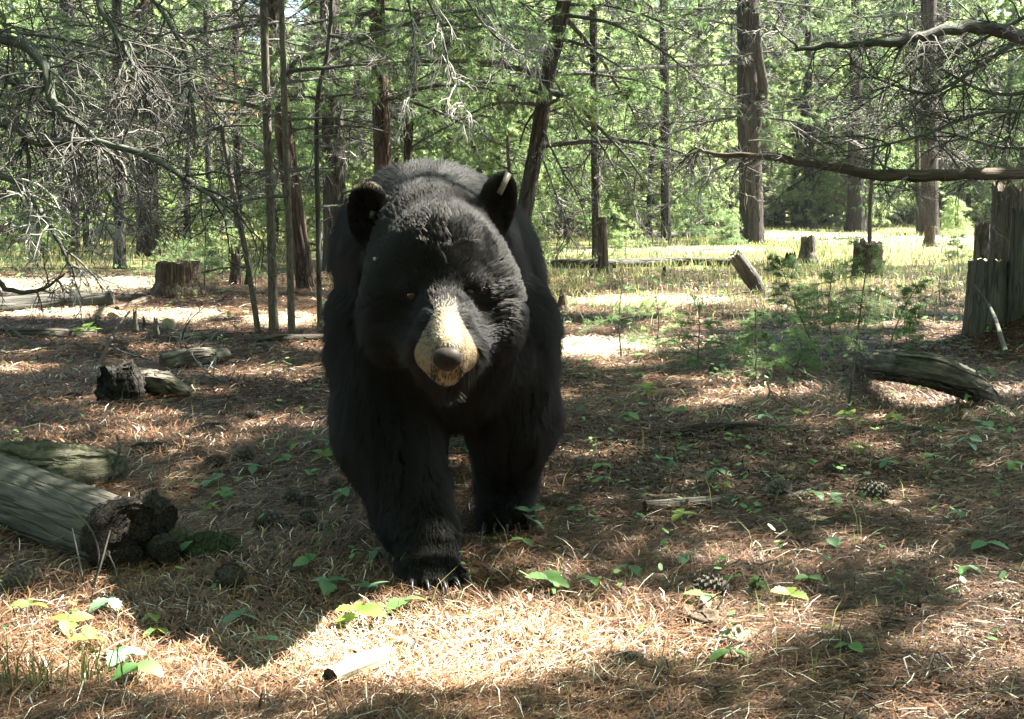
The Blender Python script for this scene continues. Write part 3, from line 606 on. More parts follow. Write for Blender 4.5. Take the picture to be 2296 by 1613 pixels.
# ------------------------------------------------------------------ tree building
def fan(P, R, g, S, m_, a): V, F = tubes(P, R, S); g.add(V, F, m_, a)
def limb_geo(P0, r0, r, lv=3, n1=7, n2=5, n3=3, l1=.45, g=None, S=6, grav=-.06, tw=.0035, live=None, flat=.3, light=.0, mi=0, ti=1, nm=2, npn=9, nl=.07, nw=.003, kp=None):
    """a limb with forking twigs; P0 (K,3). live: needles at the twig ends. materials: mi limb, ti twig, nm needle"""
    g = g or Geo(); P = P0[None]; K = P.shape[1]; R = np.linspace(r0, r0*.22, K)[None]
    V, F = tubes(P, R*(1+.12*r.normal(size=R.shape)), S); g.add(V, F, mi, .45+light)
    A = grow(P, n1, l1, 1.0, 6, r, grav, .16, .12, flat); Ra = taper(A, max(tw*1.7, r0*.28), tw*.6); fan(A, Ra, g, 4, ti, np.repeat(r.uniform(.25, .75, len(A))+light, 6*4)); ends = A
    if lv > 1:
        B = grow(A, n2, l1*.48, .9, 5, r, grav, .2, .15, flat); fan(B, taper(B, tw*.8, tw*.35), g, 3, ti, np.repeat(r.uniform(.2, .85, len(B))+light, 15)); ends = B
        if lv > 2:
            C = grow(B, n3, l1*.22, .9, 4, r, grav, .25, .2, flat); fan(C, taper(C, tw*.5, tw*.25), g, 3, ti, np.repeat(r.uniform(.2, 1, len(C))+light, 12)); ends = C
    if live:
        k = r.random(len(ends)) < live; E = ends[k]; q = []
        for f in (-1, -2, 1):
            q.append(needles_at(E[:, f], E[:, f]-E[:, f-1 if f < 0 else 0], npn, nl, nw, r))
        for V, F, a in q: g.add(V, F, nm, a)
    return g
def needles_at(P, D, n, L, w_, r):
    if len(P) and True:
        k = ~sun_open(P)
        P, D = P[k], D[k]
    return needles(P, D, n, L, w_, r) if len(P) else (np.zeros((0, 3)), np.zeros((0, 3), int), np.zeros(0))
def trunk_path(base, top, H=9., sway=.0, r=None, mids=()):
    """from the foot through a seen top point, then on upwards to height H"""
    base = np.array(base, float); top = np.array(top, float); d = unit(top-base); pts = [base-np.array([0, 0, .1]), *mids, top]
    if top[2] < H: pts.append(top+d*(H-top[2])*.5/max(d[2], .5)+[sway, 0, 0]); pts.append(top+unit(d+[0, 0, .5])*(H-top[2]))
    return pts

def side_limbs(tree, pts, rad, zs, n, r, L=(.6, 1.6), name='limb', mats=None, live=0, droop=-.05, lv=3, rise=.1, tw=.0035, flat=.35, light=0., azs=None, grav=-.06, n1=8, n2=5, npn=10):
    """dead or live limbs, each a part of its tree"""
    Q = spline(pts, 200)
    for k in range(n):
        z = r.uniform(*zs); i = int(np.argmin(np.abs(Q[:, 2]-z))); p = Q[i]; az = r.uniform(0, 2*PI) if azs is None else azs[k % len(azs)]+r.normal(0, .25)
        d = np.array([math.cos(az), math.sin(az), r.normal(rise, .15)]); l = r.uniform(*L); q = [p+d*rad*.3]
        for s in range(7): d = unit(d+[*r.normal(0, .10, 2), droop+r.normal(0, .06)]); q.append(q[-1]+d*l/7)
        P0 = spline(q, 12); r0 = .006+.012*l*r.uniform(.6, 1.2)
        limb_geo(P0, r0, r, lv, n1=n1, n2=n2, n3=2, l1=l*.42, live=live, tw=tw, flat=flat, light=light, grav=grav, npn=npn, nl=.075, nw=.0022).build(name, mats or [M['limb'], M['twig'], M['needle']], tree)
def crown_geo(pts, z0, z1, r, nb=46, L0=1.5, tw=.004, npn=10, nl=.09, nw=.006, n1=6, n2=3, dead=.0, live=.9, g=None, zr=None, filt=True):
    Q = spline(pts, 200); g = g or Geo(); z = np.sort(r.uniform(z0, z1, nb)); i = np.array([np.argmin(np.abs(Q[:, 2]-q)) for q in z]); p = Q[i]
    az = r.uniform(0, 2*PI, nb); l = L0*(1-.75*(z-z0)/max(z1-z0, .1))*r.uniform(.65, 1.15, nb); d = np.stack([np.cos(az), np.sin(az), r.normal(.12, .15, nb)], -1); q = [p]
    for s in range(7): d = unit(d+r.normal(0, .09, d.shape)+[0, 0, -.02+.02*s]); q.append(q[-1]+d*(l/7)[:, None])
    P = np.stack(q, 1); fan(P, np.linspace(1, .25, 8)[None]*(.006+.011*l)[:, None], g, 4, 0, .4)
    A = grow(P, n1, np.repeat(l, n1)*.36, .85, 5, r, .01, .13, .3, .45); fan(A, taper(A, tw, tw*.5), g, 3, 0, .5)
    B = grow(A, n2, np.repeat(np.repeat(l, n1), n2)*.17, .8, 4, r, .03, .16, .25, .3); fan(B, taper(B, tw*.6, tw*.35), g, 3, 0, .5)
    k = r.random(len(B)) < live; B = B[k]
    for E, f in ((B, -1), (B, 2), (A, -1)):
        V, F, a = (needles_at if filt else needles)(E[:, f], E[:, f]-E[:, f-1], npn, nl, nw, r); g.add(V, F, 1, a)
    return g
# ------------------------------------------------------------------ the trees that stand out, one by one
def hand_tree(label, foot, top, w_, Yd=None, bark='bark', H=8.5, group=None, limbs=12, zs=(.7, 3.2), L=(.5, 1.5), crown=True, seed=0, name='pine_tree', mids=(), S=18, topw=.86, live=0, tw=.0035, light=0., lv=3, zc=3.6, Lc=1.5, rings=90, ridge=.05, cat='tree', rise=.1, droop=-.05, flat=.35, azs=None, n1=8, grav=-.06, flare=1.25, nb=22, vis_live=0):
    r = np.random.default_rng(seed+100); B = gp(*foot) if Yd is None else None
    if B is None: B = at(foot[0], foot[1], Yd); B[2] = float(gz(B[0], B[1]))
    Y = B[1]; T = at(top[0], top[1], Y+(top[2] if len(top) > 2 else 0)); R0 = w_*Y/FPX/2
    t = thing(name, label, cat, B, group)
    pts = trunk_path(B, T, H, 0, r, [at(mx, my, Y+(md[0] if md else 0)) for mx, my, *md in mids])
    rad = [R0*flare, R0*1.03, R0*.97, R0*.9, R0*topw, R0*topw*.75, R0*.35] if H > T[2] else [R0*flare, R0, R0*.9, R0*topw]
    Q_ = spline(pts, 60); Lq = np.concatenate([[0], np.cumsum(np.linalg.norm(np.diff(Q_, axis=0), axis=1))]); tt = Lq/Lq[-1]; zt_ = np.interp(max(T[2]-B[2], .1), Q_[:, 2]-B[2], tt); uz = lambda h: float(np.interp(h, Q_[:, 2]-B[2], np.linspace(0, 1, 60)))
    zT = uz(T[2]-B[2]); radt = [0, uz(.12), max(uz(.45), uz(.12)+.001), max(zT*.6, uz(.45)+.002), max(zT, uz(.45)+.004)]; rd = [R0*flare, R0*(1+(flare-1)*.5), R0*1.0, R0*(.5+.5*topw)*1.02, R0*topw]
    if zT < .98: radt.append(1.0); rd.append(R0*.25)
    trunk_geo(pts, rd, rings=rings, S=S, seed=seed+3, rough=.06, ridge=ridge, caps=(0, 1), freq=3, radt=radt).build('trunk', M[bark], t)
    if limbs: side_limbs(t, pts, R0, zs, limbs, r, L, live=live, tw=tw, light=light, lv=lv, rise=rise, droop=droop, flat=flat, azs=azs, n1=n1, grav=grav)
    if vis_live:
        zt = .8+.15*Y; side_limbs(t, pts, R0, (zt*.42, zt*1.15), vis_live, r, (.8, 1.5+.03*Y), live=.75, tw=tw, lv=3, rise=.15, droop=-.04, flat=.6, n1=9, n2=4, npn=13)
    if crown and H > zc+1: crown_geo(pts, zc, H-.2, r, nb=nb, L0=Lc).build('crown', [M['bark_thin'], M['needle']], t)
    return t, pts
G1 = 'slim trunks left of the bear'
hand_tree('slim dark straight trunk, left member of the close trio left of the bear', (615, 747), (592, 37), 20, bark='bark_thin', limbs=10, seed=1, L=(.3, .9), tw=.0025, rings=120, S=12, H=6.5, mids=((606, 450), (598, 250)))
hand_tree('stout brown pine trunk leaning left, second tree behind the slim trio', (692, 652), (612, 37), 40, bark='bark_red', limbs=16, vis_live=8, seed=2, zs=(.4, 4), L=(.6, 1.5), mids=((650, 400), (625, 180)), flare=1.2)
hand_tree('slim grey-brown trunk rising straight in front of the stout leaning pine', (655, 752), (632, 37), 15, bark='bark_thin', limbs=9, seed=3, L=(.3, .8), tw=.0025, S=12, H=6.5, mids=((646, 450), (637, 200)), rings=120)
hand_tree('thin silvery sapling trunk standing just left of the bear', (718, 742), (742, 37), 11, bark='bark_grey', limbs=9, seed=4, L=(.25, .7), tw=.0022, S=10, H=5.5, mids=((713, 500), (712, 230)), zs=(.2, 2.6), light=.25, rings=100)
hand_tree('thick dark pine trunk rising behind the bear\'s left shoulder', (752, 610), (740, 37), 50, bark='bark', limbs=16, vis_live=12, seed=5, zs=(.8, 4), L=(.7, 1.6), live=.25, mids=((748, 350),))
hand_tree('crooked thin dark sapling bowing left, left of the slim trio', (584, 748), (497, 285), 12, bark='bark_thin', limbs=7, seed=6, L=(.2, .6), tw=.0022, S=9, H=0, crown=False, mids=((558, 610), (528, 450), (508, 350)), zs=(.4, 1.6), name='sapling', cat='sapling', rings=70)
hand_tree('reddish pine trunk standing directly behind the bear\'s back', (868, 640), (846, 37), 40, bark='bark_red', limbs=14, vis_live=8, seed=7, zs=(1.3, 3.2), L=(.5, 1.4), mids=((858, 350),), light=.15)
hand_tree('narrow reddish trunk beside the reddish pine behind the bear', (905, 600), (934, 37), 19, bark='bark_red', limbs=9, vis_live=6, seed=8, zs=(1.4, 3.6), L=(.4, 1.1), mids=((916, 320),), light=.25)
hand_tree('smooth dark trunk leaning right, behind the bear\'s pointed ear', (1150, 640), (1258, 37), 36, bark='bark', limbs=15, vis_live=8, seed=9, zs=(.7, 3.6), L=(.8, 1.7), mids=((1172, 500), (1208, 300), (1232, 150)), topw=.9, rise=-.1, droop=-.09, H=7, flare=1.05, ridge=.02)
tb, ptb = hand_tree('big rough-barked pine standing in the open right of the bear', (1686, 548), (1676, 37), 52, bark='bark', limbs=13, vis_live=16, seed=10, zs=(1.0, 5.2), L=(1.2, 3.0), H=13, zc=5.4, Lc=2.4, mids=((1684, 420), (1678, 250)), tw=.008, light=.1, flare=1.2, S=26, rings=140, n1=9)
# its forked second stem
Yb = gp(1686, 548)[1]; trunk_geo([at(1684, 330, Yb), at(1702, 235, Yb-.1), at(1712, 200, Yb-.2), at(1700, 120, Yb-.4), at(1696, 30, Yb-.5)], [.10, .12, .09, .08, .06], 40, 14, 77, ridge=.05, freq=3).build('forked_stem', M['bark'], tb)
hand_tree('straight shaded pine trunk far right, seen above the thick bare bough', (2086, 502), (2082, 37), 38, bark='bark', limbs=9, vis_live=16, seed=11, zs=(1.5, 6.5), L=(1.2, 3.), H=14, zc=6.5, Lc=2.4, tw=.012, lv=2, Yd=30, nb=50)
hand_tree('slender dark trunk midway between the leaning trunk and the big pine', (1494, 517), (1488, 37), 21, limbs=12, vis_live=12, seed=12, zs=(1., 6), L=(.8, 2.), H=12, zc=6, tw=.009, lv=2, Yd=27)
hand_tree('short dead snag, dark and limbless, in the grass right of the leaning trunk', (1353, 612), (1350, 487), 22, limbs=0, crown=False, H=0, seed=13, name='snag', cat='snag', topw=.95, bark='stumpwood')
hand_tree('thin trunk behind the dead snag with drooping bare twigs', (1338, 560), (1330, 37), 19, limbs=14, vis_live=12, seed=14, zs=(1., 4.5), L=(.8, 1.8), H=9, tw=.006, lv=3, Yd=18, rise=-.15, droop=-.08)
hand_tree('faint thin trunk just right of the slender dark trunk', (1566, 507), (1570, 37), 13, limbs=4, vis_live=10, seed=15, zs=(1.5, 7), L=(.8, 1.8), H=12, zc=6, tw=.012, lv=2, Yd=33)
hand_tree('dark trunk in the shade between the big pine and its lower stump', (1818, 495), (1812, 37), 26, topw=.5, limbs=4, vis_live=12, seed=16, zs=(1.5, 8), L=(1, 2.2), H=13, zc=5, tw=.014, lv=2, Yd=38)
hand_tree('broad dark trunk flared at the foot, below the bare bough on the right', (1920, 502), (1918, 37), 38, topw=.5, limbs=5, vis_live=14, seed=17, zs=(2, 8), L=(1, 2.4), H=14, zc=5, tw=.014, lv=2, Yd=36, flare=1.5)
hand_tree('thin trunk close beside the straight shaded pine', (2062, 497), (2050, 37), 12, topw=.5, limbs=3, vis_live=8, seed=18, zs=(2, 7), L=(.8, 1.8), H=12, zc=5, tw=.012, lv=2, Yd=35)
hand_tree('tall thread-thin sapling crossing the bare bough on the right', (1951, 552), (1962, 300), 9, limbs=7, seed=19, zs=(.6, 2.6), L=(.3, .7), H=0, crown=False, tw=.004, lv=2, Yd=15, bark='bark_thin', name='sapling', cat='sapling', mids=((1952, 450),))
hand_tree('grey trunk behind the cut stump on the left, bright at its foot', (268, 592), (262, 37), 24, limbs=16, vis_live=12, seed=20, zs=(.8, 4.5), L=(.7, 1.8), H=10, tw=.005, bark='bark_grey', Yd=16, light=.15)
_t = bpy.data.objects[[o.name for o in bpy.data.objects if o.get('label', '').startswith('grey trunk behind the cut')][0]]
_g = Geo(); _r = np.random.default_rng(4)
for x_, y_, n_q in ((300, 208, 14), (330, 185, 10), (432, 238, 26), (455, 232, 14), (505, 185, 14), (470, 210, 16), (545, 205, 10), (270, 268, 6), (520, 262, 10), (420, 270, 12), (560, 230, 8)):
    n_q = n_q//2+1; c_ = at(x_, y_, 15.6)+_r.normal(0, [.16, .2, .08], (n_q, 3)); V_, F_, a_ = needles(c_, _r.normal(size=(n_q, 3)), 12, .08, .006, _r); _g.add(V_, F_, 0, a_)
_g.build('dead_foliage', M['leaf_orange'], _t)['label'] = 'orange dead needles glowing in the sun'
hand_tree('wide dark trunk right of the grey one behind the cut stump', (332, 570), (322, 37), 46, limbs=20, vis_live=12, seed=21, zs=(.6, 4.5), L=(.8, 2.), H=10, tw=.006, Yd=19, bark='bark_red', light=.15)
hand_tree('dark trunk in the thicket near the left edge', (158, 545), (150, 37), 36, limbs=18, vis_live=12, seed=22, zs=(.6, 5), L=(.8, 2.), H=10, tw=.006, Yd=20, light=.1)
hand_tree('narrow pale-barked trunk behind the bright young pine on the left', (470, 600), (462, 37), 13, limbs=12, vis_live=8, seed=23, zs=(.5, 4), L=(.5, 1.4), H=9, tw=.005, Yd=16, bark='bark_grey', light=.2)
hand_tree('slim shaded trunk between the stump and the slim trio', (535, 585), (528, 37), 17, limbs=12, vis_live=10, seed=24, zs=(.6, 4), L=(.6, 1.5), H=9, tw=.005, Yd=17, light=.1)
hand_tree('slim trunk behind the bear seen between stout pine and bear', (800, 560), (806, 37), 24, limbs=12, vis_live=12, seed=25, zs=(1.3, 4.8), L=(.8, 1.8), H=10, tw=.007, Yd=20, light=.1)
hand_tree('dim trunk among bare twigs above the bear\'s head', (1010, 540), (1000, 37), 22, limbs=14, vis_live=12, seed=26, zs=(1.2, 4.8), L=(.8, 2.), H=10, tw=.006, Yd=18, light=.3)

# ------------------------------------------------------------------ trees just outside the frame whose boughs reach into it
def bough(tree, pts, r0, r, n1=12, n2=5, n3=3, l1=.5, tw=.003, grav=-.1, S=10, live=0, light=0., flat=.2, lm='limb', K=26, r1=.25, lv=3, label=None, npn=9):
    P0 = spline(pts, K)+r.normal(0, r0*.12, (K, 3)); g = Geo()
    trunk_geo(P0, [r0, r0*.85, r0*.6, r0*r1], rings=K*4, S=S, seed=int(r.integers(1e6)), rough=.14, ridge=.03, g=g, freq=14)
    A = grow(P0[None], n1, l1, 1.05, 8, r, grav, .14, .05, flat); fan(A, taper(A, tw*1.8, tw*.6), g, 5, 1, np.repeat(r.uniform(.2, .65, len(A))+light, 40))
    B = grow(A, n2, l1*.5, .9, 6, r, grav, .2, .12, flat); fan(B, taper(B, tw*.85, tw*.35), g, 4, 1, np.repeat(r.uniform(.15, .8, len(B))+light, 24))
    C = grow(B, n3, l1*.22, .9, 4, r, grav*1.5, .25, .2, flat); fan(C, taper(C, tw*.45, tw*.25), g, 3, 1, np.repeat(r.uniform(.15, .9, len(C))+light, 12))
    if live:
        k = r.random(len(C)) < live; V, F, a = needles(C[k][:, -1], C[k][:, -1]-C[k][:, -2], npn, .06, .0015, r); g.add(V, F, 2, a)
    o = g.build('limb', [M[lm], M['twig'], M['needle']], tree)
    if label: o['label'] = label
    return o
r = np.random.default_rng(5)
BL = at(-330, 700, 4.6); BL[2] = float(gz(BL[0], BL[1]))
tl = thing('pine_tree', 'pine rooted beyond the left edge whose bare grey boughs hang into the upper left', 'tree', BL)
trunk_geo([BL-[0, 0, .1], BL+[.02, 0, 2], BL+[-.05, 0, 4.2], BL+[0, 0, 8]], [.17, .14, .12, .05], 90, 20, 31, ridge=.06, freq=3).build('trunk', M['bark'], tl)
bough(tl, [at(-330, 20, 4.6), at(0, 82, 4.4), at(95, 140, 4.3), at(125, 235, 4.2), at(200, 300, 4.15), at(278, 375, 4.1)], .021, r, n1=30, l1=.36, tw=.0026)
bough(tl, [at(-330, 200, 4.6), at(0, 275, 4.3), at(80, 318, 4.2), at(200, 318, 4.1), at(330, 350, 4.0), at(440, 420, 3.95), at(520, 470, 3.9)], .016, r, n1=34, l1=.36, tw=.0024)
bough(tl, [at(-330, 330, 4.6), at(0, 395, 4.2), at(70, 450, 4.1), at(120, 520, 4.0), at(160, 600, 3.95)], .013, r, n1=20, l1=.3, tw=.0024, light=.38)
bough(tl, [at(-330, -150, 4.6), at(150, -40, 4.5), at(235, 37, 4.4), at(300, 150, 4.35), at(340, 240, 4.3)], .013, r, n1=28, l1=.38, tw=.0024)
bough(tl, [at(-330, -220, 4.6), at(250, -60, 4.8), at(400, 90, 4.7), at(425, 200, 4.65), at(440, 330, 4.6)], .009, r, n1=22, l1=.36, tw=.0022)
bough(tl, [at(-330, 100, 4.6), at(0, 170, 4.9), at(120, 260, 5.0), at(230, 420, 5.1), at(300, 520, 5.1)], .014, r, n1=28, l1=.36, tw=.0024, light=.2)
bough(tl, [at(-330, 520, 4.6), at(-60, 600, 4.5), at(20, 650, 4.5), at(90, 650, 4.45), at(145, 615, 4.4)], .012, r, n1=8, l1=.22, tw=.002)
for q in range(9):   # finer bare boughs further in, hanging and curving down
    y0 = r.uniform(-120, 380); d_ = r.uniform(5.5, 9.5); ex = r.uniform(200, 560); dy = r.uniform(60, 260)
    bough(tl, [at(-330, y0-60, 4.9), at(-20, y0, d_), at(ex*.45, y0+dy*.3, d_), at(ex*.8, y0+dy*.7, d_), at(ex, y0+dy, d_)], .008, r, n1=26, l1=.5, tw=.0030, light=r.choice([0, .15, .4]), grav=-.12, S=7, K=22)
BR = np.array([MOUND[0]+.10, MOUND[1]+.02, 0]); BR[2] = float(gz(BR[0], BR[1]))-.12; Yr = BR[1]
tr_ = thing('pine_tree', 'big pine at the right edge with a dark mossy foot and long bare boughs', 'tree', BR)
trunk_geo([BR-[0, 0, .05], BR+[0, 0, .18], BR+[.03, 0, .45], BR+[.07, 0, 1.2], BR+[.08, 0, 3.], BR+[.05, 0, 9]], [.33, .25, .19, .175, .165, .15, .05], 120, 26, 32, rough=.12, ridge=.07, freq=3).build('trunk', M['bark'], tr_)
XR = 2330
bough(tr_, [at(XR+40, 372, Yr), at(2296, 386, Yr-.5), at(2150, 392, Yr-.7), at(1980, 392, Yr-.7), at(1850, 372, Yr-.6), at(1740, 355, Yr-.4), at(1600, 345, Yr-.2), at(1560, 330, Yr)], .034, r, n1=22, l1=.5, tw=.0034, lm='limb_brown', K=34, S=14, r1=.10, label='long thick bare bough crossing the right half at bear height')
bough(tr_, [at(XR+40, 130, Yr), at(2296, 85, Yr-1.), at(2200, 62, Yr-1.2), at(2130, 68, Yr-1.3), at(2010, 92, Yr-1.4), at(1900, 100, Yr-1.4), at(1780, 112, Yr-1.4)], .036, r, n1=20, l1=.45, tw=.003, lm='limb', K=30, S=12, r1=.25)
bough(tr_, [at(XR+40, 40, Yr), at(2240, 120, Yr-.4), at(2100, 205, Yr-.5), at(2000, 190, Yr-.6), at(1900, 140, Yr-.7)], .012, r, n1=16, l1=.5, tw=.003)
bough(tr_, [at(XR+20, 250, Yr), at(2200, 255, Yr-.3), at(2080, 300, Yr-.5), at(1960, 330, Yr-.6), at(1850, 345, Yr-.7)], .011, r, n1=16, l1=.5, tw=.003)
bough(tr_, [at(XR+20, 10, Yr), at(2200, 90, Yr+.4), at(2050, 160, Yr+.5), at(1900, 260, Yr+.6)], .012, r, n1=18, l1=.6, tw=.0032, live=.25)
bough(tr_, [at(XR+20, 200, Yr), at(2230, 210, Yr+.3), at(2120, 160, Yr+.5), at(2000, 60, Yr+.6)], .012, r, n1=18, l1=.6, tw=.0032, live=.25)
bough(tr_, [at(XR+20, 330, Yr), at(2240, 330, Yr+.5), at(2130, 300, Yr+.8), at(2020, 280, Yr+1)], .010, r, n1=16, l1=.6, tw=.0032, live=.3)
# the bare boughs that reach across the top middle, from a tree standing left behind the bear

# light grey dead spray hanging above the bear

T10 = bpy.data.objects[tb.name]; T7 = [o for o in bpy.data.objects if o.get('label', '').startswith('reddish pine trunk standing')][0]; T9 = [o for o in bpy.data.objects if o.get('label', '').startswith('smooth dark trunk leaning')][0]
for pts_, r0, lt in (([at(1676, 140, Yb), at(1500, 150, Yb-1.5), at(1330, 160, Yb-3), at(1180, 165, Yb-4.5), at(1080, 190, Yb-5.5), at(960, 225, Yb-6)], .038, 0.),
                     ([at(1676, 60, Yb), at(1560, 45, Yb-1), at(1430, 55, Yb-2), at(1300, 40, Yb-3)], .026, 0.)):
    bough(T10, pts_, r0, r, n1=18, l1=1.2, tw=.007, light=lt, flat=.4, live=.3)
Y7 = T7.location[1]; P7 = at(857, 300, Y7); P7[2] = 3.4; P7[0] = at(840, 0, Y7)[0]
bough(T7, [P7, P7*.5+at(1000, -75, 6.6)*.5+[0, 0, .3], at(960, -75, 6.9), at(1080, -75, 6.3)], .03, r, n1=3, l1=.3, tw=.003, r1=.5)
tm_ = T7
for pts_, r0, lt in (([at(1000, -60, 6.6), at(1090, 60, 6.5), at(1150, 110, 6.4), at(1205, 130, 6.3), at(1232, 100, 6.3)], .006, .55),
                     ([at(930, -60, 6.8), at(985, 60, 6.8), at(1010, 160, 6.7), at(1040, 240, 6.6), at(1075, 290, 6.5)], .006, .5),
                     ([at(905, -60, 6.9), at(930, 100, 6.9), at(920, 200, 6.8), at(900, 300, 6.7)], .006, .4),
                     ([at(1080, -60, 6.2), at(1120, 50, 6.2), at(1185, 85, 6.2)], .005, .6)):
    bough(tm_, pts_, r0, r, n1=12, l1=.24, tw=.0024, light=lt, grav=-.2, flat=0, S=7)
Y9 = T9.location[1]
for pts_, r0, lt in (([at(1232, 160, Y9), at(1300, 270, Y9-.5), at(1350, 330, Y9-.8), at(1400, 420, Y9-1), at(1450, 520, Y9-1.2)], .013, 0.), ([at(1212, 280, Y9), at(1260, 380, Y9-.4), at(1300, 450, Y9-.6), at(1325, 560, Y9-.8)], .012, 0.), ([at(1205, 320, Y9), at(1240, 420, Y9-.5), at(1270, 500, Y9-.8), at(1270, 570, Y9-1)], .010, .1)):
    bough(T9, pts_, r0, r, n1=16, l1=.34, tw=.003, light=lt, grav=-.14, flat=.1, S=7)

# ------------------------------------------------------------------ the stand behind: a few kinds of pine, copied one by one
def proto(seed, H, z0, L0, nb, nd, r0, bark, needle='needle', npn=9, nw=.008, nl=.10, n1=6, n2=3, deadl=.2, bend=.25):
    r = np.random.default_rng(seed); pts = [(0, 0, -.15), (r.normal(0, .04), r.normal(0, .04), H*.3), (r.normal(0, bend*.4), r.normal(0, .1), H*.65), (r.normal(0, bend), 0, H)]
    t = thing('pine_tree', 'x', 'tree', (0, 0, 0))
    trunk_geo(pts, [r0*1.3, r0, r0*.85, r0*.6, r0*.15], 36, 10, seed, ridge=.05, freq=2).build('trunk', M[bark], t)
    g = Geo(); crown_geo(pts, z0, H-.1, r, nb, L0, npn=npn, nw=nw, nl=nl, n1=n1, n2=n2, g=g, filt=False, tw=.007)
    if nd:   # bare lower branches
        Q = spline(pts, 100); z = r.uniform(.4, z0+.8, nd); p = Q[(z/H*99).astype(int)]; az = r.uniform(0, 6.28, nd); l = r.uniform(.4, 1.5, nd); d = np.stack([np.cos(az), np.sin(az), r.normal(0, .15, nd)], -1); q = [p]
        for s in range(5): d = unit(d+r.normal(0, .12, d.shape)+[0, 0, -.06]); q.append(q[-1]+d*(l/5)[:, None])
        P = np.stack(q, 1); fan(P, taper(P, .010, .004), g, 3, 0, .5); A = grow(P, 6, np.repeat(l, 6)*.4, .9, 5, r, -.1, .2); fan(A, taper(A, .005, .0025), g, 3, 2, np.repeat(np.clip(r.uniform(.3, .9, len(A))+deadl, 0, 1), 15))
    g.build('crown', [M['bark_thin'], M[needle], M['twig']], t); return t
protos = [proto(1, 6.5, .7, 1.7, 110, 12, .09, 'bark', npn=12), proto(2, 5.2, .3, 1.5, 110, 6, .07, 'bark_grey', needle='needle_bright', npn=12), proto(3, 8., 1.6, 1.6, 95, 22, .11, 'bark_red', npn=12, needle='needle_bright'),
          proto(4, 11., 3.2, 2., 90, 30, .16, 'bark', npn=11), proto(5, 3.6, .15, 1.25, 90, 0, .045, 'bark_thin', needle='needle_bright', nw=.007, nl=.085, npn=12), proto(6, 6., .5, 1.5, 110, 8, .07, 'bark_grey', npn=13, needle='needle_bright')]
plab = ['tall green pine with bare lower twigs in the background stand', 'bright leafy young pine low-branched in the background stand', 'reddish-trunked pine with many bare lower twigs in the background stand',
        'dark-trunked pine with a high crown in the background stand', 'short bushy bright pine filling a gap in the background stand', 'mid-sized grey-trunked pine in the background stand']
for p_, l_ in zip(protos, plab): tag(p_, l_, None, 'pines of the background stand')
HOLES = [(-6.2, 17.5, 3.4), (6.5, 24, 4.5), (10, 28, 5), (2.2, 15, 2.2)]
placed = []; used = set(); cnt = 0; HP = [6.5, 5.2, 8., 11., 3.6, 6.]
GG = np.array([[*gp(cx, cy)[:2], rx*gp(cx, cy)[1]/FPX] for cx, cy, rx, ry in GAPS if 500 < cy < 720]); SH = unit(SUN[:2])
def shades_gap(X, Y, H, R):
    d = np.array([X, Y])-GG[:, :2]; t = d@SH; off = np.abs(d@np.array([-SH[1], SH[0]]))
    return bool(((t > -R) & (t < H/1.235+R) & (off < R+GG[:, 2]*.55)).any())
LSEEN = set(); LANDM = [(30, 'the twigs at the left edge'), (158, 'the dark left thicket trunk'), (268, 'the grey left trunk'), (335, 'the wide dark left trunk'), (400, 'the brown cut stump'), (470, 'the pale-barked narrow trunk'), (545, 'the crooked sapling'), (605, 'the slim trio'), (690, 'the stout leaning pine'), (750, "the thick trunk by the bear's shoulder"),
         (850, 'the reddish pine'), (925, 'the narrow reddish trunk'), (1000, "the bear's head"), (1090, "the bear's pointed ear"), (1200, 'the right-leaning trunk'), (1290, 'the drooping bare twigs'), (1350, 'the dead snag'), (1420, 'the long fallen trunk'), (1494, 'the slender dark trunk'), (1566, 'the faint thin trunk'), (1630, 'the low brown stump'),
         (1690, 'the big open pine'), (1760, 'the root stub'), (1815, 'the clearing stump'), (1920, 'the broad flared trunk'), (1960, 'the thread-thin sapling'), (2085, 'the straight shaded pine'), (2150, 'the yellow-green fir'), (2205, 'the post-like stump'), (2280, 'the tall broken trunk')]
r = np.random.default_rng(77)
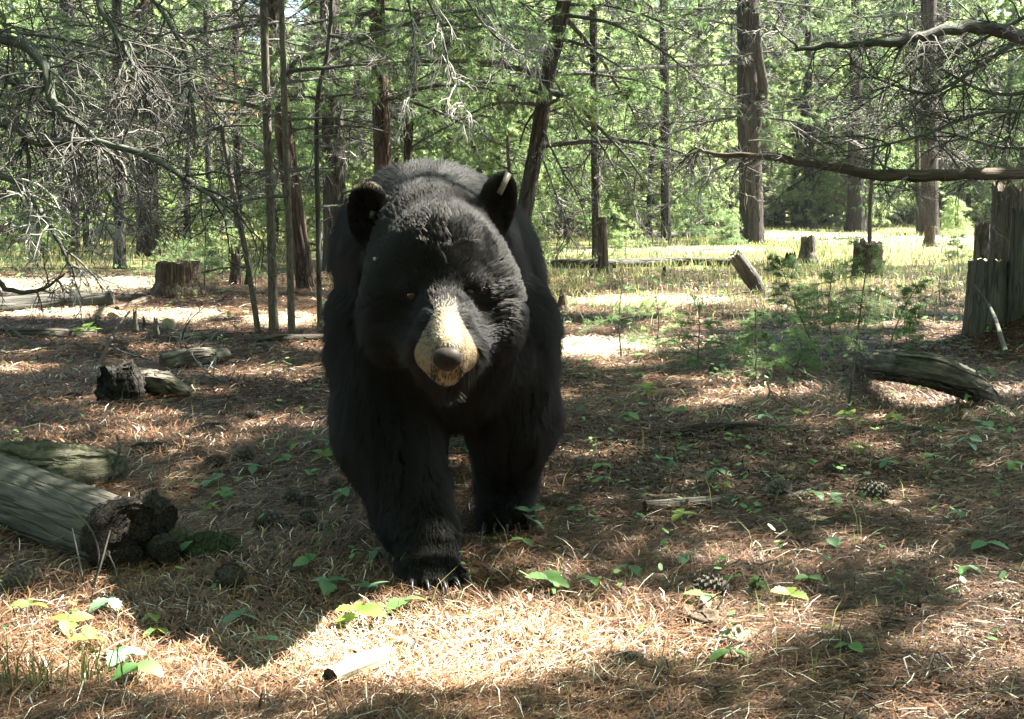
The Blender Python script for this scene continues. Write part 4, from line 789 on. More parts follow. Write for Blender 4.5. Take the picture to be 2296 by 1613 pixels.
for tries in range(40000):
    if cnt >= 275: break
    Y = math.exp(r.uniform(math.log(14.5), math.log(70))) if cnt < 180 else r.uniform(55, 95) if cnt < 215 else r.uniform(27, 66); X = r.uniform(-.45, .45)*Y if cnt < 215 else r.uniform(.03, .43)*Y
    if cnt >= 215 and r.random() < .0: continue
    if Y < 24 and 0 < X < 7.5: continue
    if any((X-a)**2+((Y-b)*.7)**2 < c*c for a, b, c in HOLES): continue
    if any((X-a)**2+(Y-b)**2 < ((.55+.017*Y) if cnt < 215 else 1.1)**2 for a, b in placed): continue
    k = int(r.choice(6, p=[.22, .26, .10, .05, .20, .17])); k = 4 if (Y < 19 and r.random() < .5) else k
    want = (.9+.155*Y)*r.uniform(.65, 1.2); s = want/HP[k] if k != 3 else r.uniform(.9, 1.2); s = min(max(s, .5), 1.9)
    if shades_gap(X, Y, HP[k]*s, 1.1*s): continue
    o = protos[k] if k not in used else copy_tree(protos[k]); used.add(k)
    o.location = (X, Y, float(gz(X, Y))); o.rotation_euler = (0, 0, r.uniform(0, 6.28)); o.scale = (s*r.uniform(.9, 1.15), s*r.uniform(.9, 1.15), s); placed.append((X, Y)); cnt += 1
    qx = float(topx(np.array([X, Y, 1.]))[0]); near_ = sorted(LANDM, key=lambda q_: abs(qx-q_[0])); kd = ['green pine', 'leafy young pine', 'pine with bare lower twigs', 'tall high-crowned pine', 'low bushy bright pine', 'mid-sized pine'][k]
    dp = 'just behind' if Y < 24 else 'well behind' if Y < 42 else 'far back behind'; sz = 'taller' if want > (.9+.155*Y)*.95 else 'shorter'
    opts = [f"{kd} {dp} {near_[0][1]}", f"{sz} {kd} {dp} {near_[0][1]}", f"{sz} {kd} {dp} {near_[1][1]}, towards {near_[0][1]}", f"{'slim' if s < 1 else 'broad'} {kd} {dp} {near_[0][1]}", f"{kd} {dp} {near_[1][1]}, towards {near_[0][1]}", f"{sz} {'slim' if s < 1 else 'broad'} {kd} {dp} {near_[0][1]}", f"{'slim' if s < 1 else 'broad'} {kd} {dp} {near_[1][1]}, towards {near_[0][1]}", f"{kd} {dp} {near_[2][1]}, nearer {near_[0][1]}"]
    o['label'] = next((q_ for q_ in opts if q_ not in LSEEN and len(q_.split()) < 17), opts[0]); LSEEN.add(o['label'])
# pines to the sides and behind the camera: they close the sky off and stand where the forest goes on
for X, Y, k in ((-4.5, 9.5, 0), (-6.5, 13, 3), (-8, 8, 2), (-3.5, -2.5, 0), (1, -4, 3), (4.5, -2, 2), (-7, 3, 5), (7.5, 4, 0), (10, 9, 5), (-1.5, -7, 2), (-10, -1, 3), (9, -4, 0)):
    o = copy_tree(protos[k]); o.location = (X, Y, 0); o.rotation_euler = (0, 0, X*3.3+Y)
    o['label'] = ['green', 'leafy', 'bare-twigged', 'high-crowned', 'bushy', 'mid-sized'][k]+' pine standing '+('close' if math.hypot(X, Y) < 6 else 'a way' if math.hypot(X, Y) < 9.5 else 'far')+(' behind the camera' if Y < 0 else ' off')+(' to the left' if X < 0 else ' to the right')+', out of view'; o['group'] = 'pines outside the view'
# ------------------------------------------------------------------ unseen leafage added overhead, shaped to shade the near floor around the sun gaps
def leafage(C, w0, w1, l0, l1, filt=True):
    m_ = len(C); d = unit(rng.normal(size=(m_, 3))); s = unit(np.cross(d, rng.normal(size=(m_, 3))))*rng.uniform(w0, w1, (m_, 1)); l_ = rng.uniform(l0, l1, (m_, 1))
    T = np.stack([C-d*l_*.5+s, C-d*l_*.5-s, C+d*l_*.5], 1)
    if filt: T = T[~(sun_open(T[:, 0]) | sun_open(T[:, 1]) | sun_open(T[:, 2]))]
    return T
g = Geo(); n = 52000; HY = np.sqrt(rng.uniform(0, 17.**2, n)); HX = rng.uniform(-1, 1, n)*(.43*HY+1.1); z = rng.uniform(4.4, 7.6, n)
Pc = np.stack([HX, HY, 0*z], -1)+SUN*(z/SUN[2])[:, None]
keepc = (rng.random(n) < np.where(HY < 9.3, 1., .22)) & (Pc[:, 2] > 1.3+.19*Pc[:, 1]); Pc = Pc[keepc]; n = len(Pc)
ax_ = unit(rng.normal(size=(n, 3))*[1, 1, .35]); C = (Pc[:, None]+ax_[:, None]*np.linspace(-.12, .12, 4)[None, :, None]).reshape(-1, 3)+rng.normal(0, .03, (n*4, 3))
T = leafage(C, .018, .034, .16, .28)
n = 24000; X = rng.uniform(-16, 14, n); Y = rng.uniform(-14, 8, n); z = rng.uniform(4.5, 10, n); Q = np.stack([X, Y, z], -1); n2 = 9000; an = rng.uniform(PI*.93, PI*2.07, n2); ra = rng.uniform(5, 13, n2)  # coarse leaf screen added around and behind the camera against sky light
Q = np.vstack([Q[z > 1.3+.19*Y], np.stack([np.cos(an)*ra, np.sin(an)*ra, rng.uniform(.5, 6, n2)], -1)]); Hh = Q-SUN*(Q[:, 2:]/SUN[2])
vis_ = (np.abs(Hh[:, 0]) < .43*Hh[:, 1]+1.1) & (Hh[:, 1] > .0) & (Hh[:, 1] < 17); Q = Q[~vis_]
T2_ = leafage(Q, .06, .12, .3, .6, True); T = np.concatenate([T, T2_])
g.add(T.reshape(-1, 3), np.arange(len(T)*3).reshape(-1, 3), 0, np.repeat(rng.uniform(.1, .8, len(T)), 3))
tag(g.build('added_canopy', M['needle'], smooth=False), 'unseen needle foliage added overhead and behind to shade the floor', 'added_canopy', kind='stuff')

# thin air between the trees
if HAZE:
    m, t, out, N = mat('haze'); v = N('VolumePrincipled'); v.inputs['Color'].default_value = (.95, 1, .95, 1); v.inputs['Density'].default_value = HAZE
    t.links.new(v.outputs[0], out.inputs['Volume']); g = Geo()
    C = np.array([[x, y, z] for x in (-60, 60) for y in (-16, 105) for z in (-1.5, 22)], float); g.add(C, np.array([[0, 1, 3, 2], [4, 6, 7, 5], [0, 4, 5, 1], [2, 3, 7, 6], [0, 2, 6, 4], [1, 5, 7, 3]]))
    tag(g.build('haze', m, smooth=False), 'thin bright air between the trees', kind='stuff')
# ------------------------------------------------------------------ stumps and logs
def rough_face(c, nrm, R, seed, amp=.06, n=(16, 56), cracks=7, out=None):
    """a broken or weathered end: a disc with rings, radial checks and crumbled relief"""
    r_ = np.random.default_rng(seed); nr, S = n; rr = np.linspace(1, 0, nr)[:-1]; th = np.arange(S)*2*PI/S; RR, TH = np.meshgrid(rr, th, indexing='ij')
    f = unit(nrm); u = unit(np.cross(f, [0.1, .2, 1.])); v = np.cross(f, u); h = amp*R*(.5*wob(TH*1., RR*6, seed)+.35*np.sin(RR*38+wob(TH, RR*3, seed+2)*2))
    for k in range(cracks): t0 = r_.uniform(0, 2*PI); dd_ = np.abs(np.angle(np.exp(1j*(TH-t0-.25*np.sin(RR*7+k))))); h = h-amp*R*2.2*np.exp(-(dd_*RR/.05)**2)*np.clip(RR*2, 0, 1)*r_.uniform(.4, 1)
    rad = R*RR*(1+.05*wob(TH, RR*0, seed+4)); V = np.asarray(c)+rad[..., None]*(np.cos(TH)[..., None]*u+np.sin(TH)[..., None]*v)+h[..., None]*f
    j = np.arange(S); j2 = (j+1) % S; b = np.arange(nr-2)[:, None]*S; L_ = (nr-2)*S
    VV = np.vstack([V.reshape(-1, 3), np.asarray(c)[None]]); g = Geo(); g.add(VV, [np.stack([b+j, b+j2, b+S+j2, b+S+j], -1).reshape(-1, 4), np.stack([L_+j, L_+j2, np.full(S, len(VV)-1)], -1)]); return g
def stump(label, foot, w_, topy, seed, mats_=('wood', 'cut'), flare=1.35, jag=.01, top=.8, lean=(0, 0), name='stump', S=30, ridge=.05, rough=.07, cutname='cut_face', hollow=0, freq=2.):
    B = gp(*foot); Y = B[1]+w_*B[1]/FPX/2; R = w_*Y/FPX/2; h = max(.05, at(foot[0], topy, Y)[2]-B[2]); C = np.array([B[0], Y, B[2]])
    t = thing(name, label, name, C); TP = C+np.array([lean[0]*h, lean[1]*h, h])
    g = Geo(); pts = [C-[0, 0, .06], C+(TP-C)*.12, C+(TP-C)*.45, TP]
    trunk_geo(pts, [R*flare, R*(1+(flare-1)*.55), R*(1+(top-1)*.5), R*top], rings=34, S=S, seed=seed, rough=rough, ridge=ridge, caps=(0, 0), g=g, jag=jag, freq=freq)
    g.build('body', M[mats_[0]], t); ring = g.V[0][-S:]; c = ring.mean(0)-[0, 0, jag*1.1+hollow]; mid = c+(ring-ring.mean(0))*.6; j = np.arange(S); j2 = (j+1) % S
    r = np.random.default_rng(seed); mid = mid+np.stack([0*j, 0*j, r.normal(0, .004+jag*.4, S)], -1)
    k = Geo(); k.add(np.vstack([ring*1.0-[0, 0, .002], mid, c[None]]), [np.stack([j, j2, S+j2, S+j], -1), np.stack([S+j, S+j2, np.full(S, 2*S)], -1)], wc=disc_wc(S, R, seed)); k.build(cutname, M[mats_[1]], t); return t, C, R, h
def log(label, pts, rad, seed, mats_=('wood', 'cut'), S=24, rings=60, rough=.05, ridge=.03, sq=1., name='log', jag=0, cat=None, loc=None, freq=2.):
    P = np.array(pts); t = thing(name, label, cat or name.replace('_', ' '), loc if loc is not None else P[0])
    g = Geo(); trunk_geo(P, rad, rings, S, seed, rough, ridge, g, (0, 0), sq, jag=jag, freq=freq); g.build('bark' if name != 'plank' else 'body', M[mats_[0]], t)
    V = g.V[0]; j = np.arange(S); j2 = (j+1) % S
    for e, ring in (('near', V[:S]), ('far', V[-S:])):
        if np.linalg.norm(ring[0]-ring[S//2]) < .004: continue
        c = ring.mean(0); rr = np.random.default_rng(seed+5); mid = c+(ring-c)*.6+rr.normal(0, np.linalg.norm(ring[0]-c)*.05, (S, 3)); k = Geo()
        k.add(np.vstack([c+(ring-c)*.997, mid, c[None]]), [np.stack([j, j2, S+j2, S+j], -1), np.stack([S+j, S+j2, np.full(S, 2*S)], -1)], wc=disc_wc(S, np.linalg.norm(ring[0]-c), seed)); k.build('cut_end', M[mats_[1]], t)
    return t
def gup(px, py, h):      # the point seen at (px, py) that stands h above the floor
    a, b = rayd(px, py); z = h
    for _ in range(6): Y = (CAMH-z)/(-b); z = h+float(gz(a*Y, Y))
    return np.array([a*Y, Y, z])
def stick(label, pp, r0, r1, mat_='limb', lift=None, name='stick', group=None, K=None, twigs=0, seed=0, light=.0, cat=None):
    """pp: picture points on the floor, with an optional height"""
    P = [gup(q[0], q[1], (q[2] if len(q) > 2 else 0)+r0*.8) for q in pp]; K = K or max(14, len(P)*8); S = 9
    g = Geo(); trunk_geo(P, [r0, (r0+r1)/2, r1], K, S, seed+50, .12, .02, g, (1, 1), freq=20)
    if twigs:
        r = np.random.default_rng(seed); A = grow(spline(P, 20)[None], twigs, .14, .9, 6, r, -.0, .2, .1, 0); A[..., 2] = np.maximum(A[..., 2], gz(A[..., 0], A[..., 1])+.003); V, F = tubes(A, taper(A, r1*.8, r1*.35), 4); g.add(V, F, 1, .6+light)
    o = g.build(name, [M[mat_], M['twig']]); o2 = tag(o, label, cat or name.replace('_', ' '), group); return o

# left foreground: the big weathered log with its dark rotten end
L0 = gp(-330, 1042)+[0, .03, .076]; L1 = gp(262, 1292)+[0, .05, .074]
lg = log('big weathered grey log entering from the left, its dark rotten end towards the bear', [L0, L0*.6+L1*.4+[0, .01, .0], L1], [.078, .08, .084, .081], 41, ('wood', 'rotend'), S=40, rings=120, rough=.05, ridge=.035)
lg['label'] = 'big weathered grey log entering from the left, its dark rotten end towards the bear'
r = np.random.default_rng(8)
# crumbling dark rot round the log's end
e = L1+np.array([.055, .0, -.012]); dd = unit(L1-L0)
g = Geo(); trunk_geo([L1-dd*.03, L1+dd*.0, L1+dd*.02, L1+dd*.045], [.083, .086, .085, .079], 26, 56, 44, rough=.12, ridge=.035, freq=14, caps=(0, 0), g=g, jag=.008); g.build('rotten_end', M['rotend'], lg)
rough_face(L1+dd*.043, dd, .081, 3, .10).build('end_face', M['rotend'], lg)
trunk_geo([L1+dd*.05+[.05, .03, -.02], L1+dd*.08+[.055, .02, -.026]], [.032, .028], 10, 28, 45, rough=.05, ridge=.03, freq=20).build('branch_stub', M['rotend'], lg)
trunk_geo([L1+dd*.0+[.03, .06, .05], L1+dd*.06+[.05, .07, .03]], [.045, .035], 12, 24, 46, rough=.2, ridge=.1, freq=20).build('rotten_knob', M['rotend'], lg)
def clod(label, c, r3, seed, mat_, name='wood_chunk', n=(40, 26), amp=.18, cat=None, yaw=0):
    rr = np.random.default_rng(seed); ph = rr.uniform(0, 6.28, 12)
    def fn(L):
        h = sum(np.sin(L[..., 0]*a+ph[i])*np.sin(L[..., 1]*b+ph[i+1])*np.sin(L[..., 2]*c_+ph[i+2])/s for i, (a, b, c_, s) in enumerate(((3, 4, 3, 1), (7, 6, 8, 1.8), (13, 15, 12, 3), (24, 22, 26, 5))))
        return L*(1+amp*h)[..., None]
    f = (math.sin(yaw), -math.cos(yaw), 0); g = blob(c, r3, f, (0, 0, 1), n, fn); return tag(g.build(name, M[mat_]), label, cat or name.replace('_', ' '))
c = gp(460, 1268); clod('mossy flattened clod of rotten wood beside the dark log end', c+[0, .06, .01], (.085, .06, .045), 3, 'moss', 'wood_chunk')
c = gp(400, 1262); clod('small dark crumbled chunk against the rotten log end', c+[-.01, .05, .02], (.05, .05, .05), 4, 'rot', 'wood_chunk')
# rotten flat log behind it
log('flat rotten log with bark flaking off, lying behind the big grey log', [gup(-200, 1040, .03), gup(60, 1062, .045), gup(170, 1058, .05), gup(262, 1046, .03)], [.085, .09, .075, .04], 47, ('rot', 'char'), S=30, rings=80, rough=.16, ridge=.09, name='rotten_log', freq=9)
clod('pad of pale green lichen and moss on top of the flat rotten log', at(150, 998, gp(150, 1062)[1]), (.035, .02, .009), 9, 'moss', 'moss_pad', amp=.3)
clod('low black clod of rotten wood beyond the tip of the flat rotten log', gp(345, 1012)+[0, 0, .005], (.075, .05, .022), 10, 'char', 'wood_chunk')
# charred split stump with its log
C = gp(275, 905); C[1] += .05
log('charred black split stump standing at the broken end of a short log', [C+[-.015, 0, -.03], C+[-.02, 0, .06], C+[-.035, 0, .13]], [.098, .088, .07], 48, ('char', 'char'), S=30, rings=36, rough=.22, ridge=.16, name='charred_stump', jag=.03, cat='stump', freq=9)
log('short twisted grey log lying right of the charred split stump', [C+[.01, .06, .06], gup(315, 858, .06), gup(370, 862, .05), gup(428, 880, .015)], [.045, .056, .050, .014], 49, ('rot', 'char'), S=26, rings=60, rough=.16, ridge=.12, name='twisted_log', cat='log', freq=7)
clod('black crumb of char on the needles left of the charred stump', gp(165, 893)+[0, 0, .004], (.04, .03, .018), 12, 'char', 'wood_chunk')
clod('dark clod of decayed wood behind the pine cones left of the bear', gp(480, 965)+[0, 0, .004], (.075, .05, .02), 13, 'char', 'wood_chunk')
# the left middle ground
stump('brown flat-cut stump in the sunlit opening on the left', (388, 668), 100, 588, 50, ('stumpwood', 'cut'), flare=1.5, top=.90, S=48, ridge=.07, rough=.1, jag=.012)
log('grey log lying in the sun at the left edge before the opening', [gup(-60, 690, .045), gup(100, 680, .05), gup(256, 672, .05)], [.065, .065, .058], 51, ('bark_grey', 'cut'), S=18)
log('short sawn log end just left of the brown flat-cut stump', [gup(262, 690, .02), gup(335, 672, .03)], [.02, .035], 52, ('stumpwood', 'cut'), S=14)
log('long shaded log lying behind the fallen sticks at the left edge', [gup(-60, 748, .02), gup(120, 752, .03), gup(215, 748, .02)], [.035, .04, .025], 53, ('bark', 'cut'), S=14)
log('short thick log lying behind the curled dead branch', [gup(362, 812, .03), gup(440, 806, .04), gup(505, 795, .03)], [.04, .048, .035], 54, ('rot', 'cut'), S=18, rough=.12)
log('short dark log piece left of the slim trio', [gup(385, 765, .02), gup(480, 752, .025)], [.035, .03], 55, ('rot', 'cut'), S=14)
log('dark low log lying right at the feet of the slim trio', [gup(548, 768, .005), gup(640, 762, .02), gup(750, 758, .02)], [.022, .028, .025], 56, ('bark', 'cut'), S=14)
log('thin grey stick-like log poking out left of the bear\'s foreleg', [gup(680, 858, .01), gup(720, 852, .012), gup(800, 858, .01)], [.008, .014, .012], 57, ('limb', 'cut'), S=12)
clod('pale rounded stone-like knot of wood in the sun right of the small stubs', gp(378, 742)+[0, 0, .03], (.045, .035, .05), 14, 'pale_wood', 'wood_knot')
clod('pale and black burnt lump of wood left of the small stubs', gp(205, 738)+[0, 0, .02], (.06, .04, .045), 15, 'rot', 'wood_chunk', amp=.3)
clod('bleached broken lump of wood in front of the sunlit log', gp(262, 716)+[0, 0, .02], (.06, .04, .04), 16, 'pale_wood', 'wood_chunk', amp=.3)
for i, (x, y, w_, ty, lb) in enumerate(((302, 752, 16, 700, 'leftmost of two splintered little stubs in the left sun patch'), (322, 745, 10, 712, 'pointed dark little stub right of its splintered neighbour'), (348, 755, 16, 716, 'short black-sided stub with a pale face in the left sun patch'))):
    stump(lb, (x, y), w_, ty, 60+i, ('rot', 'char'), flare=1.1, jag=.035, top=.55, S=14, name='wood_stub', rough=.2)
stump('broken dark stump with a splintered top behind the slim trio', (527, 640), 26, 566, 66, ('bark_red', 'char'), flare=1.3, jag=.09, top=.8, S=20, rough=.2)
stump('pointed charred stub beside the broken splintered stump', (556, 640), 16, 590, 67, ('char', 'char'), flare=1.3, jag=.07, top=.5, S=14, rough=.25)
stick('bowed stick leaning in front of the small stubs', [(205, 905-40), (240, 780, .05), (262, 735, .06), (290, 700, .10)], .012, .006, 'limb_brown', seed=1)
stick('pale forked stick at the left edge pointing down right', [(0, 720, .10), (45, 752, .06), (90, 785, .01)], .008, .006, 'limb', seed=2, twigs=3)
stick('bleached crooked stick lying under the pale forked one', [(0, 790, .01), (40, 792, .02), (100, 780, .02), (150, 782, .0)], .006, .004, 'pale_wood', seed=3, twigs=5)
stick('long thin dark stick crossing the needles on the left', [(170, 770, .03), (230, 795, .02), (290, 805, .01)], .006, .003, 'limb_brown', seed=4, twigs=3)
stick('thin curved stick beside the long dark one', [(225, 760, .04), (275, 790, .04), (340, 808, .01)], .006, .004, 'limb', seed=5, twigs=3)
# curled dead branch standing up in loops
r = np.random.default_rng(21); t = thing('dead_branch', 'curled dead branch with looping twigs left of the slim trio', 'branch', gp(440, 800))
for pts_, r0 in (([(525, 798, 0), (470, 790, .01), (425, 785, .05), (410, 755, .11), (425, 720, .2), (455, 690, .27)], .007), ([(410, 810, 0), (430, 790, .06), (470, 760, .12), (500, 745, .16)], .005), ([(440, 870, 0), (455, 845, .02), (475, 815, .05), (500, 770, .1)], .006),
                 ([(408, 790, .02), (404, 755, .1), (412, 730, .14)], .005), ([(560, 740, .0), (600, 770, .05), (600, 800, .0)], .003), ([(500, 860, 0), (460, 830, .05), (440, 800, .04)], .004)):
    P0 = spline([gup(a, b, c_) for a, b, c_ in pts_], 16)
    limb_geo(P0, r0, r, 2, n1=6, n2=3, l1=.16, tw=.002, grav=.0, light=.15).build('limb', [M['limb'], M['twig']], t)
# the right middle ground
stump('low brown stump hidden behind a little fir left of the big pine', (1640, 548), 46, 502, 70, ('stumpwood', 'cut'), jag=.02, flare=1.1)
stump('grey stump in the sunlit clearing right of the big pine', (1815, 592), 40, 530, 71, ('rot', 'cut'), jag=.05, top=.75, rough=.12)
stump('dark uprooted-looking root stub left of the clearing stump', (1775, 603), 34, 570, 72, ('char', 'char'), jag=.04, top=.6, rough=.3)
stump('brown fibrous stump behind the tall bending sapling', (1952, 622), 62, 545, 73, ('stumpwood', 'char'), jag=.05, top=.95, flare=1.05, rough=.14, ridge=.12)
stump('small brown stump below the straight shaded pine far right', (2088, 556), 26, 508, 74, ('stumpwood', 'cut'), top=.85)
stump('small pointed stump just right of the bear\'s shoulder', (1262, 702), 34, 660, 75, ('stumpwood', 'char'), jag=.05, top=.45, rough=.2)
stump('tiny broken stub in the brown grass mid right', (1490, 620), 12, 600, 76, ('char', 'char'), jag=.02, top=.6)
stump('pale square-cut stump with cracked face at the right edge', (2224, 742), 88, 584, 77, ('wood', 'pale_wood'), flare=1.12, top=.97, S=44, ridge=.035, rough=.06, jag=.012, lean=(.02, .03))
stump('tall weathered broken trunk behind the square-cut stump', (2272, 690), 84, 415, 78, ('wood', 'cut'), flare=1.1, top=.95, jag=.06, S=36, rough=.06, name='snag')
stump('narrow dark post-like stump between the pale stump and the tall broken trunk', (2203, 680), 36, 502, 79, ('rot', 'cut'), flare=1.1, top=.95, jag=.03, name='stump')
stump('thick worn half-stump leaning on the tall broken trunk', (2286, 715), 48, 480, 80, ('wood', 'cut'), flare=1.0, top=.8, jag=.05)
B = gp(1708, 658); log('short pale broken log leaning up out of the grass', [B+[.0, .0, -.02], at(1680, 618, B[1]-.05), at(1646, 572, B[1]-.1)], [.056, .070, .060], 81, ('wood', 'pale_wood'), S=26, rings=40, rough=.10, ridge=.09, name='leaning_log', cat='log', jag=.03, freq=5)
log('long thin fallen trunk lying across the grass right of the bear', [gup(1180, 590, .04), gup(1350, 592, .05), gup(1500, 588, .05), gup(1640, 590, .05)], [.04, .055, .055, .05], 82, ('bark_grey', 'cut'), S=16, rings=70)
log('far fallen trunk, pale, in front of the back trees on the right', [gup(1380, 530, .06), gup(1500, 527, .08), gup(1620, 525, .08)], [.05, .06, .05], 83, ('bark_grey', 'cut'), S=12)
stick('pale fallen branch lying left of the leaning log', [(1560, 672, .0), (1640, 660, .02), (1700, 652, .04)], .012, .006, 'limb', seed=6, twigs=5)
t = log('thick twisted root-like grey log curving down beside the right pine', [gup(1932, 800, .05), gup(1962, 818, .12), gup(2030, 822, .16), gup(2110, 838, .14), gup(2180, 868, .07), gup(2240, 900, .0)], [.03, .055, .060, .062, .055, .02], 84, ('rot', 'char'), S=34, rings=110, rough=.10, ridge=.12, name='twisted_log', cat='log', freq=5)
stick('thin forked dead stick leaning on the pale stump', [(2255, 790, .28), (2225, 700, .30), (2185, 640, .40)], .010, .006, 'limb', seed=7)
# sticks and small logs of the right foreground
log('barkless grey stick-log lying on the needles right of the bear', [gup(1446, 1138, .012), gup(1540, 1130, .014), gup(1662, 1118, .010)], [.017, .0165, .012], 85, ('wood', 'cut'), S=20, rings=50, name='small_log', cat='log')
log('sunlit short log with a dark sawn end in the bright foreground', [gup(742, 1523, .018), gup(800, 1495, .022), gup(872, 1472, .014)], [.019, .021, .018], 86, ('pale_wood', 'cut'), S=24, rings=30, name='small_log', cat='log')
stick('long pale stick pointing at the pine cone on the right', [(1735, 1122), (1790, 1108, .01), (1850, 1090, .01)], .008, .006, 'limb', seed=8)
stick('thin bent stick curving beside the bear\'s far paw', [(1135, 1300, 0), (1180, 1285, .004), (1220, 1252, .006), (1205, 1215, .004)], .0042, .0028, 'limb', seed=9)
stick('long grey stick lying before the twisted log', [(1975, 945), (2040, 958, .01), (2110, 966, .01), (2170, 966, 0)], .008, .006, 'limb', seed=10)
stick('pale twig running down left from the bending sapling', [(1760, 810, .10), (1800, 835, .06), (1860, 862, .01)], .004, .003, 'limb', seed=11, twigs=2)
stick('crooked pale twig lying in the sun below the little firs', [(1720, 855, .12), (1725, 880, .07), (1712, 900, .03), (1660, 920, .0)], .004, .003, 'pale_wood', seed=12, twigs=3)
stick('short pale stick left of the crooked pale twig', [(1585, 905), (1640, 912, .01), (1690, 920)], .006, .004, 'limb', seed=13)
stick('forked upright pale twig below the little firs', [(1645, 965, 0), (1637, 940, .05), (1628, 922, .09)], .004, .003, 'pale_wood', seed=14, twigs=2)
stick('curved thin brown root arching over the needles', [(1560, 975, .0), (1620, 955, .03), (1680, 950, .03), (1740, 960, .0)], .005, .003, 'limb_brown', seed=15)
log('low decayed dark log half sunk in needles right of the bear', [gup(1480, 985, -.01), gup(1560, 975, .0), gup(1640, 970, .005), gup(1720, 968, -.01)], [.02, .035, .035, .02], 87, ('char', 'char'), S=18, rough=.2, name='rotten_log', cat='log')
stick('thin twig lying across the middle foreground needles', [(1580, 1160), (1650, 1120, .01), (1700, 1100, .01), (1755, 1120)], .003, .002, 'limb', seed=16)
stick('dark upright broken twig above the barkless stick-log', [(1502, 1122, 0), (1505, 1095, .03), (1510, 1068, .06)], .0035, .002, 'limb_brown', seed=17)
stick('lichened stick standing up behind the rotten log', [(243, 1092, .0), (255, 1050, .05), (268, 1008, .10), (262, 978, .13)], .006, .004, 'limb', seed=18)
for i, (p_, lb) in enumerate((([(192, 1330), (178, 1260, .05), (162, 1185, .10)], 'leftmost dry stem of the bunch in front of the log end'), ([(206, 1330), (222, 1255, .06), (205, 1190, .11), (150, 1130, .15)], 'tall bowed dry stem in front of the log end'),
                             ([(200, 1335), (225, 1270, .05), (247, 1190, .11)], 'dry stem leaning right in front of the log end'), ([(240, 1320), (262, 1290, .03), (245, 1245, .05)], 'short forked dry stem beside the log end'))):
    stick(lb, p_, .0028, .0016, 'wood', name='dry_stem', seed=30+i, cat='plant stem')
stick('curved dark twig in the shade left of the bear', [(740, 905, .03), (735, 930, .02), (720, 950, 0)], .004, .003, 'limb', seed=20, twigs=2)
stick('arching dry twig in the bottom right needles', [(1990, 1560, 0), (2020, 1528, .03), (2060, 1560, 0)], .0018, .0014, 'limb', seed=22)
clod('grey crumbling lump of bark in the bright foreground', gp(1405, 1490)+[0, 0, .005], (.035, .025, .018), 17, 'rot', 'bark_chunk', amp=.3)
clod('pale bleached lump in the brightest patch of sun', gp(1640, 1452)+[0, 0, .01], (.028, .02, .024), 18, 'pale_wood', 'wood_chunk', amp=.3)
clod('brown curled bark flake behind the pale bleached lump', gp(1575, 1405)+[0, 0, .008], (.04, .025, .02), 19, 'stumpwood', 'bark_chunk', amp=.35)
# ------------------------------------------------------------------ pine cones
def cone_mesh():
    g = Geo(); blob((0, 0, 0), (.026, .026, .036), n=(14, 10), g=g, a=.15); N_ = 92; i = np.arange(N_); z = -1+2*(i+.5)/N_; th = i*2.39996; rr_ = np.sqrt(1-z*z)
    for a_, zz, q in zip(th, z, rr_):
        n_ = np.array([math.cos(a_)*q*.026, math.sin(a_)*q*.026, zz*.036]); o_ = unit(n_*[1, 1, .6]); up = unit(np.array([0, 0, 1.])-o_*o_[2]+1e-6); si = np.cross(o_, up); s = .0055*(.5+.5*q)
        b_ = n_+o_*.001; tip = n_+o_*.006-up*.001
        g.add([b_-si*s-up*s*.4, b_+si*s-up*s*.4, tip+si*s*.5+up*s*.9, tip-si*s*.5+up*s*.9, tip-up*s*.2], [np.array([[0, 1, 2, 3]]), np.array([[0, 1, 4]])], 0, [.2, .2, .75, .75, 1.])
    return g
cn = [(515, 1325, 1.1, 'greyish pine cone nearest the camera, left of the bear\'s front paw'), (607, 1198, 1.15, 'pine cone level with the bear\'s near wrist'), (655, 1138, 1., 'dark pine cone in the shade nearest the bear\'s foreleg'), (545, 1042, 1.1, 'dark pine cone above the bluish leaves left of the bear'),
      (480, 1052, .9, 'half-buried dark pine cone left of another cone'), (690, 1148, .8, 'small pine cone close behind the bear\'s near foreleg'), (572, 945, .9, 'pine cone beside the decayed clod left of the bear'), (755, 1102, .8, 'dark pine cone under the reddish seedling'),
      (1748, 1120, 1., 'pine cone touching the tip of the long pale stick'), (1962, 1125, 1.1, 'brown pine cone in shade right of the large pale leaf'), (1868, 1072, .9, 'dark pine cone under the red leaf'), (1600, 840, .9, 'grey pine cone beneath the leftmost little fir'), (690, 1190, .8, 'shaded pine cone low by the bear\'s near wrist'), (40, 1335, 1.1, 'shaded pine cone at the left edge below the log'), (1598, 1345, 1., 'dark pine cone left of the tiny fir seedling')]
pc = None
for i, (x, y, s, lb) in enumerate(cn):
    p_ = gp(x, y)
    if pc is None: pc = cone_mesh().build('pine_cone', M['cone']); o = pc
    else: o = pc.copy(); sc.collection.objects.link(o)
    tag(o, lb, 'pine cone', 'pine cones on the needles'); o.location = p_+[0, .01, .020*s]; o.scale = (s, s, s); o.rotation_euler = (1.2+i*.7, .3*i, i*1.9)
